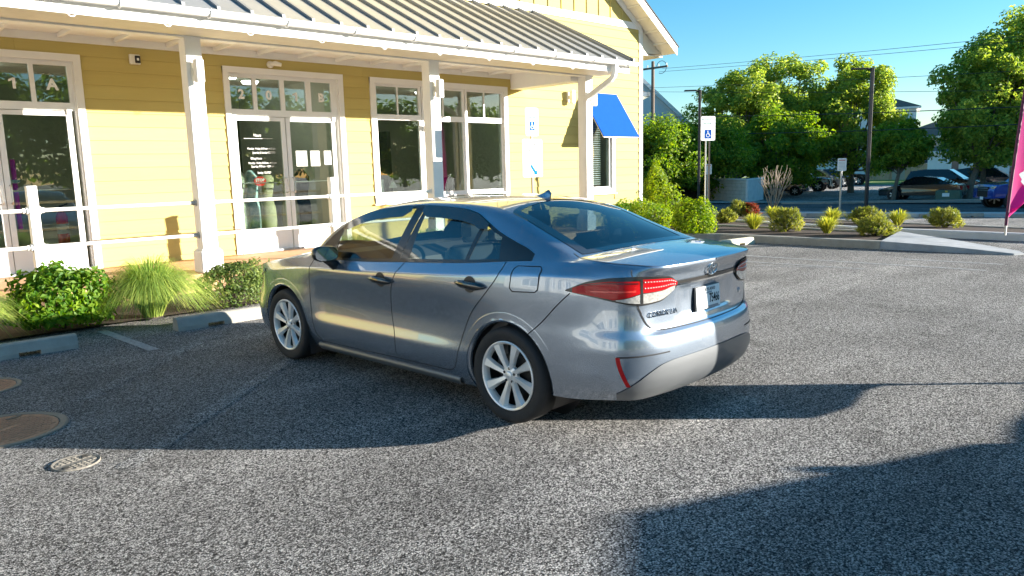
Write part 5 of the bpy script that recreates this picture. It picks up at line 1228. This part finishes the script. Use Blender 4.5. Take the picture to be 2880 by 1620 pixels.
# ---- parked vehicles in the distance
def far_car(kind, label, x, y, heading, colr, name='parked_car', cat='car', s=1.0, group='dark cars parked across the road'):
    t = thing(name, label, cat, (x, y, gz(x)), heading, group); t.scale = (s, s, s)
    Pm = mat('far_paint_' + colr[0], colr[1], .25, metal=.3, var=.03, coat=1); Gm = mat('far_glass', (.012, .014, .016), .06, var=.05, coat=.5)
    if kind == 'sedan':
        low = [(-2.35, .30), (-2.38, .62), (-2.30, .93), (-1.55, .99), (.95, .93), (1.6, .84), (2.2, .70), (2.36, .55), (2.33, .25)]; gh = [(-1.75, .97), (-.95, 1.36), (-.2, 1.44), (.35, 1.42), (1.25, .92)]; w_ = .91; wh = (-1.38, 1.42); wr_ = .33; bp_ = (-.35, -.28)
    elif kind == 'suv':
        low = [(-2.38, .40), (-2.42, .75), (-2.35, 1.10), (-1.5, 1.12), (1.1, 1.10), (1.75, 1.04), (2.25, .92), (2.4, .70), (2.36, .35)]; gh = [(-2.32, 1.10), (-2.05, 1.66), (-1.2, 1.78), (.35, 1.76), (1.30, 1.10)]; w_ = .96; wh = (-1.42, 1.44); wr_ = .38; bp_ = (-.28, -.20)
    else:
        low = [(-3.0, .50), (-3.02, .85), (-2.98, 1.20), (-.95, 1.20), (1.1, 1.18), (1.75, 1.16), (2.45, 1.08), (2.6, .85), (2.6, .48)]; gh = [(-1.0, 1.18), (-.85, 1.80), (-.4, 1.90), (.55, 1.88), (1.25, 1.18)]; w_ = 1.0; wh = (-1.85, 1.62); wr_ = .43; bp_ = (-.1, -.02)
    n = len(low)
    def lay(pts, ys, ins):
        mb = MB(); cx = sum(p[0] for p in pts) / len(pts); cz = sum(p[1] for p in pts) / len(pts); m = len(pts); V = []; F = []
        for y_, k in zip(ys, ins): V += [(cx + (px_ - cx) * k, y_, cz + (pz - cz) * k) for px_, pz in pts]
        for i in range(len(ys) - 1):
            for j in range(m): F.append((i * m + j, i * m + (j + 1) % m, i * m + m + (j + 1) % m, i * m + m + j))
        F += [tuple(range(m - 1, -1, -1)), tuple(range((len(ys) - 1) * m, len(ys) * m))]; return mb.add(V, F)
    put('body', lay(low, [-w_, -w_ * .96, -w_ * .7, 0, w_ * .7, w_ * .96, w_], [.93, .985, 1.0, 1.005, 1.0, .985, .93]), Pm, t, auto=35)
    # cabin: pillars lean in towards the roof
    zb_, zt_ = gh[0][1], max(p[1] for p in gh); yy = lambda z: (w_ - .05) - (z - zb_) / (zt_ - zb_) * .24
    m = len(gh); V = [(px_, yy(pz), pz) for px_, pz in gh] + [(px_, -yy(pz), pz) for px_, pz in gh]
    cb = put('cabin', MB().add(V, [tuple(range(m)), tuple(range(2 * m - 1, m - 1, -1))] + [(i, (i + 1) % m, m + (i + 1) % m, m + i) for i in range(m)]), Pm, t)
    cxm = sum(p[0] for p in gh) / m; czm = (zb_ + zt_) / 2
    for sd in (1, -1):
        G = [(cxm + (px_ - cxm) * .88, czm + (pz - czm) * .80) for px_, pz in gh]
        for lo_, hi_ in ((-9, bp_[0]), (bp_[1], 9)):
            Q = []
            for i in range(m):
                p1, p2 = G[i], G[(i + 1) % m]
                if lo_ <= p1[0] <= hi_: Q.append(p1)
                for lim in (lo_, hi_):
                    if (p1[0] - lim) * (p2[0] - lim) < 0: u = (lim - p1[0]) / (p2[0] - p1[0]); Q.append((lim, p1[1] + u * (p2[1] - p1[1])))
            if len(Q) > 2: put('side_window', MB().add([(px_, sd * (yy(pz) + .008), pz) for px_, pz in Q], [tuple(range(len(Q)))]), Gm, cb)
    def screen(i, j, nm):
        a, b = gh[i], gh[j]; d_ = Vector((b[0] - a[0], 0, b[1] - a[1])); nn_ = Vector((-d_.z, 0, d_.x)).normalized() * .01; nn_ = nn_ if nn_.z > 0 else -nn_
        p1 = Vector((a[0], 0, a[1])) + d_ * .12 + nn_; p2 = Vector((a[0], 0, a[1])) + d_ * .90 + nn_
        put(nm, MB().add([(p1.x, yy(p1.z) - .06, p1.z), (p1.x, -yy(p1.z) + .06, p1.z), (p2.x, -yy(p2.z) + .06, p2.z), (p2.x, yy(p2.z) - .06, p2.z)], [(0, 1, 2, 3)]), Gm, cb)
    screen(m - 1, m - 2, 'windscreen'); screen(0, 1, 'rear_window')
    for wx in wh:
        for sd in (1, -1):
            put('wheel_arch', MB().lathe([(wr_ * .8, 0), (wr_ * 1.16, 0), (wr_ * 1.16, -.2)], 24, 'y', (wx, sd * (w_ - .008 if sd > 0 else w_ - .008) + (.012 if sd > 0 else -.012), wr_)), BLACKP, t)
            wl = put('wheel', MB().lathe([(.001, .0), (wr_ * .62, .0), (wr_ * .68, .02), (wr_ * .96, .015), (wr_, -.02), (wr_, -.20)] if sd > 0 else [(.001, 0), (wr_ * .62, 0), (wr_ * .68, -.02), (wr_ * .96, -.015), (wr_, .02), (wr_, .20)], 28, 'y', (wx, sd * (w_ + .01), wr_)), RUB, t, auto=40)
            rm_ = MB()
            for k in range(6): a_ = R(60 * k); rm_.box(-.03, 0, .04, .03, .012, wr_ * .62).xf(Matrix.Identity(4)) if False else rm_.add(*(lambda q: (q.v, q.f))(MB().box(-.035, -.006, .02, .035, .010, wr_ * .63).xf(Matrix.Translation((wx, sd * (w_ + .016), wr_)) @ Matrix.Rotation(a_, 4, 'Y'))))
            put('rim', rm_, ALLOY, wl)
    fx = low[-2][0]; hz_ = low[-2][1] + .12
    for sd in (1, -1):
        put('headlight', MB().bbox(fx - .22, sd * w_ * .78 - .16, hz_ - .06, fx - .03, sd * w_ * .78 + .16, hz_ + .06, .02), HEADL, t)
        put('tail_light', MB().bbox(low[1][0] - .02, sd * w_ * .80 - .10, low[1][1] + .02, low[1][0] + .14, sd * w_ * .80 + .10, low[1][1] + .24, .02), LENSR, t)
        put('wing_mirror', MB().bbox(gh[-1][0] - .42, sd * (w_ + .08) - .09, zb_ + .02, gh[-1][0] - .32, sd * (w_ + .08) + .09, zb_ + .15, .02), BLACKP, t)
    put('grille', MB().bbox(fx - .06, -.5 * w_, .42 + (wr_ - .33), fx + .015, .5 * w_, hz_ + .02, .02), mat('grille_dark', (.03, .03, .03), .3, metal=.6), t)
    put('grille_bar', MB().box(fx + .012, -.48 * w_, hz_ - .06, fx + .02, .48 * w_, hz_ - .035).box(fx + .012, -.48 * w_, hz_ - .15, fx + .02, .48 * w_, hz_ - .13), CHROME, t)
    put('front_plate', MB().box(fx + .018, -.15, .42, fx + .028, .15, .55), SIGNW, t)
    return t
BLK = ('black', (.012, .012, .014)); NAV = ('navy', (.012, .018, .035)); BLU = ('blue', (.015, .05, .34)); SLV = ('grey', (.20, .21, .23))
far_car('sedan', 'black sedan parked side on behind the green utility cabinet', 51.3, 17.1, R(92), BLK)
far_car('suv', 'black utility vehicle with red tail lamp parked behind the black sedan', 58.6, 18.1, R(-84), BLK, 'parked_suv')
far_car('suv', 'black utility vehicle with bright roof rail parked farthest right', 64.5, 17.0, R(-80), NAV, 'parked_suv')
far_car('pickup', 'bright blue pickup on the road, front showing beside the pink flag', 40.05, 8.3, R(129), BLU, 'pickup_truck', 'pickup', group=None)
hd = R(-72)
far_car('sedan', 'grey car nose showing behind the bare shrub branches', 54.2, 30.4, hd, SLV)
far_car('suv', 'dark low crossover facing the lane, first of the row under the trees', 55.6, 28.9, hd, NAV, 'parked_suv', s=.9)
far_car('pickup', 'dark navy pickup second in the row under the trees', 63.9, 31.3, hd, NAV, 'parked_pickup', 'pickup')
far_car('suv', 'dark silver grilled car third in the row under the trees', 70.0, 32.6, hd, SLV, 'parked_suv')
far_car('suv', 'dark silver grilled car fourth in the row under the trees', 74.4, 33.4, hd, NAV, 'parked_suv')
far_car('pickup', 'black pickup at the far end of the row, seen beside the lamp post', 80.6, 34.8, hd, BLK, 'parked_pickup', 'pickup')

# ---- fence and houses
FENCE = mat('cedar_fence', (.50, .33, .20), .85, var=.2, scale=6, stretch=(1, 1, .2))
ft = thing('wooden_fence', 'sunlit cedar board fence behind the lawn', 'fence', (100, 34, -.9)); mb = MB(); a, b = Vector((101.5, 47)), Vector((98, 25)); n_ = 150
for k in range(n_):
    p_ = a.lerp(b, k / n_); h_ = 1.95 + .05 * random.Random(k).random(); mb.box(p_.x - 100 - .02, p_.y - 34 - .065, 0, p_.x - 100 + .02, p_.y - 34 + .065, h_)
put('fence_boards', mb, FENCE, ft)['kind'] = 'stuff'
for k in range(10): p_ = a.lerp(b, k / 9.0); put('fence_post', MB().box(p_.x - 100 - .12, p_.y - 34 - .06, 0, p_.x - 100 - .02, p_.y - 34 + .06, 1.9), FENCE, ft)
HW = mat('house_white', (.66, .68, .68), .7, var=.05); HB = mat('house_beige', (.38, .33, .26), .8, var=.06); HR = mat('house_roof', (.16, .125, .10), .9, var=.2, scale=8); HG = mat('house_pane', (.05, .07, .09), .1, var=.1)
def house(label, x, y, az, w_, d_, h_, rh, wm, wins, name='house'):
    t = thing(name, label, 'house', (x, y, -.9), az)
    put('wall', MB().box(-w_ / 2, -d_ / 2, 0, w_ / 2, d_ / 2, h_), wm, t)
    e = .5; V = [(-w_ / 2 - e, -d_ / 2 - e, h_), (w_ / 2 + e, -d_ / 2 - e, h_), (w_ / 2 + e, d_ / 2 + e, h_), (-w_ / 2 - e, d_ / 2 + e, h_), (-w_ / 2 + d_ * .35, 0, h_ + rh), (w_ / 2 - d_ * .35, 0, h_ + rh)]
    r_ = put('roof', MB().add(V, [(0, 1, 5, 4), (1, 2, 5), (2, 3, 4, 5), (3, 0, 4), (3, 2, 1, 0)]), HR, t); put('eave_board', MB().box(-w_ / 2 - e, -d_ / 2 - e, h_ - .25, w_ / 2 + e, d_ / 2 + e, h_ - .02), WHITE, r_)
    for wx, wz in wins:
        wn_ = put('window', MB().box(wx - .6, -d_ / 2 - .05, wz - .1, wx + .6, -d_ / 2 - .001, wz + 1.5), WHITE, t); put('pane', MB().box(wx - .5, -d_ / 2 - .07, wz, wx + .5, -d_ / 2 - .05, wz + 1.4), HG, wn_)
        wn_ = put('window', MB().box(-w_ / 2 - .05, wx * .6 - .5, wz - .1, -w_ / 2 - .001, wx * .6 + .5, wz + 1.5), WHITE, t); put('pane', MB().box(-w_ / 2 - .07, wx * .6 - .4, wz, -w_ / 2 - .05, wx * .6 + .4, wz + 1.4), HG, wn_)
    return t
house('tall white house with brown hip roof between the tree groups', 104.5, 42.5, R(20), 9, 12, 9.0, 2.6, HW, [(-2.5, 1.2), (2.5, 1.2), (-2.5, 4.4), (2.5, 4.4)])
house('low white house behind the dark utility vehicles', 91.5, 24.3, R(-20), 6.5, 9, 3.3, 2.2, HW, [(-2, .9), (2, .9)])
house('beige house wall behind the trees at the far right', 94.5, 17.0, R(-20), 9, 8, 3.6, 2.4, HB, [(-2, .9)])
house('dark brown roofed house low between the tall white house and the trees', 104, 33.5, R(10), 8, 8, 5.2, 1.8, HB, [(0, 2)])
# neighbour houses behind the building corner
nb = thing('neighbour_house', 'white gabled house showing behind the building corner', 'house', (52.0, 38.6, -.9), R(-43))
put('wall', MB().prism([(-5, 0), (3.2, 0), (3.2, 5.7), (-1.0, 9.6), (-5, 5.9)], 0, 6, 'y'), HW, nb); put('roof', MB().prism([(3.6, 5.35), (3.75, 5.55), (-1.0, 10.0), (-1.0, 9.62)], -.4, 6.4, 'y'), WHITE, nb); put('porch_roof', MB().prism([(3.2, 5.2), (4.4, 4.9), (4.4, 5.05), (3.2, 5.4)], .5, 5, 'y'), HR, nb)
nc = thing('eave_corner', 'brown roofed eave corner with white gutter beside the corner board', 'house', (36.4, 27.9, gz(36)), R(-43))
put('wall', MB().box(-4, .6, 0, .1, 5, 6.1), WHITE, nc); put('roof', MB().add([(-4, .2, 6.45), (.55, .2, 6.45), (.55, 5, 6.45), (-4, 5, 6.45), (-4, 2.6, 8.2), (-1.4, 2.6, 7.8)], [(0, 1, 5, 4), (1, 2, 5), (2, 3, 4, 5), (0, 3, 2, 1)]), HR, nc); put('gutter', MB().box(-4, .05, 6.2, .75, .2, 6.44).box(.55, .05, 6.2, .75, 5, 6.44), WHITE, nc)
sh_ = thing('dark_shed', 'long dark flat roofed shed behind the low trees', 'shed', (41.5, 30.3, gz(41)), R(-43))
put('wall', MB().box(-3.5, 0, 0, 3.5, 3, 4.7), mat('shed_dark', (.03, .03, .032), .7), sh_); put('roof_edge', MB().box(-3.7, -.2, 4.7, 3.7, 3.2, 4.9), mat('shed_edge', (.02, .02, .022), .5), sh_)

# ================================================================ AROUND THE CAMERA (outside the frame: shade and reflections)
lb_ = thing('shop_wing', 'pale clapboard wing with white windows left of the frame, mirrored in the sedan doors', 'building', (-13.5, 4, 0))
WSID = mat('pale_siding', (.50, .50, .47), .8, spec=.15, var=.04)
put('wall', MB().box(-.2, -11, 0, 0, 12, 4.6), WSID, lb_)
for k in range(22): put('siding_board', MB().prism([(0, k * .206), (.02, k * .206), (.006, (k + 1) * .206), (0, (k + 1) * .206)], -11, 12, 'y'), WSID, lb_)
put('roof', MB().add([(.5, -11.5, 4.5), (.5, 12.5, 4.5), (-5, 12.5, 7.4), (-5, -11.5, 7.4), (.5, -11.5, 4.3), (.5, 12.5, 4.3)], [(0, 1, 2, 3), (0, 4, 5, 1)]), ROOFM, lb_)
for k in range(7):
    yy_ = -9 + k * 3.1; wn_ = put('window', MB().box(.02, yy_ - .85, .95, .06, yy_ + .85, 3.1), WHITE, lb_); put('pane', MB().box(.06, yy_ - .72, 1.08, .07, yy_ - .04, 2.97).box(.06, yy_ + .04, 1.08, .07, yy_ + .72, 2.97), mat('wing_pane', (.03, .07, .14), .05, var=.1), wn_)
put('porch_post', MB().box(1.6, -4, 0, 1.8, -3.8, 3.9).box(1.6, 1, 0, 1.8, 1.2, 3.9).box(1.6, 6, 0, 1.8, 6.2, 3.9).box(1.55, -11, 3.7, 1.85, 12, 3.95), WHITE, lb_)
far_car('sedan', 'unseen dark sedan added outside the lower right corner to cast the asphalt shadow', 7.42, -3.38, R(44), BLK)  # unseen car, placed and sized for the shadow at the lower right
rb = thing('shade_building', 'unseen two storey building added outside the right edge to shade the road', 'building', (58, -16, -.9), R(47.0))  # unseen block added to keep sun off the road and far cars
put('wall', MB().box(-6, -6, 0, 36, 6, 8.8), HB, rb); put('roof', MB().add([(-6.5, -6.5, 8.8), (36.5, -6.5, 8.8), (36.5, 6.5, 8.8), (-6.5, 6.5, 8.8), (-6.5, 0, 10.9), (36.5, 0, 10.9)], [(0, 1, 5, 4), (2, 3, 4, 5), (1, 2, 5), (3, 0, 4), (3, 2, 1, 0)]), HR, rb)
for k in range(12): wn_ = put('window', MB().box(-5 + k * 3.2, 6.0, 1.2, -3.6 + k * 3.2, 6.06, 2.8), WHITE, rb); put('pane', MB().box(-4.9 + k * 3.2, 6.06, 1.3, -3.7 + k * 3.2, 6.07, 2.7), HG, wn_)
t0 = tree('low tree in the row behind the camera, mirrored in the shop windows', 26, -44, 9.4, 5.6, 7000, .9, seed=60, lsize=.55, m=LF_TREE2, z=0, group='tree row behind the camera')
for k, (x, y) in enumerate(((17, -40), (8, -36), (-2, -34), (-12, -32), (-22, -30), (34, -47), (43, -47), (52, -48), (61, -49), (70, -53), (81, -58))):
    c = dup(t0); c.location = (x, y, 0); c.rotation_euler = (0, 0, k * 1.3)
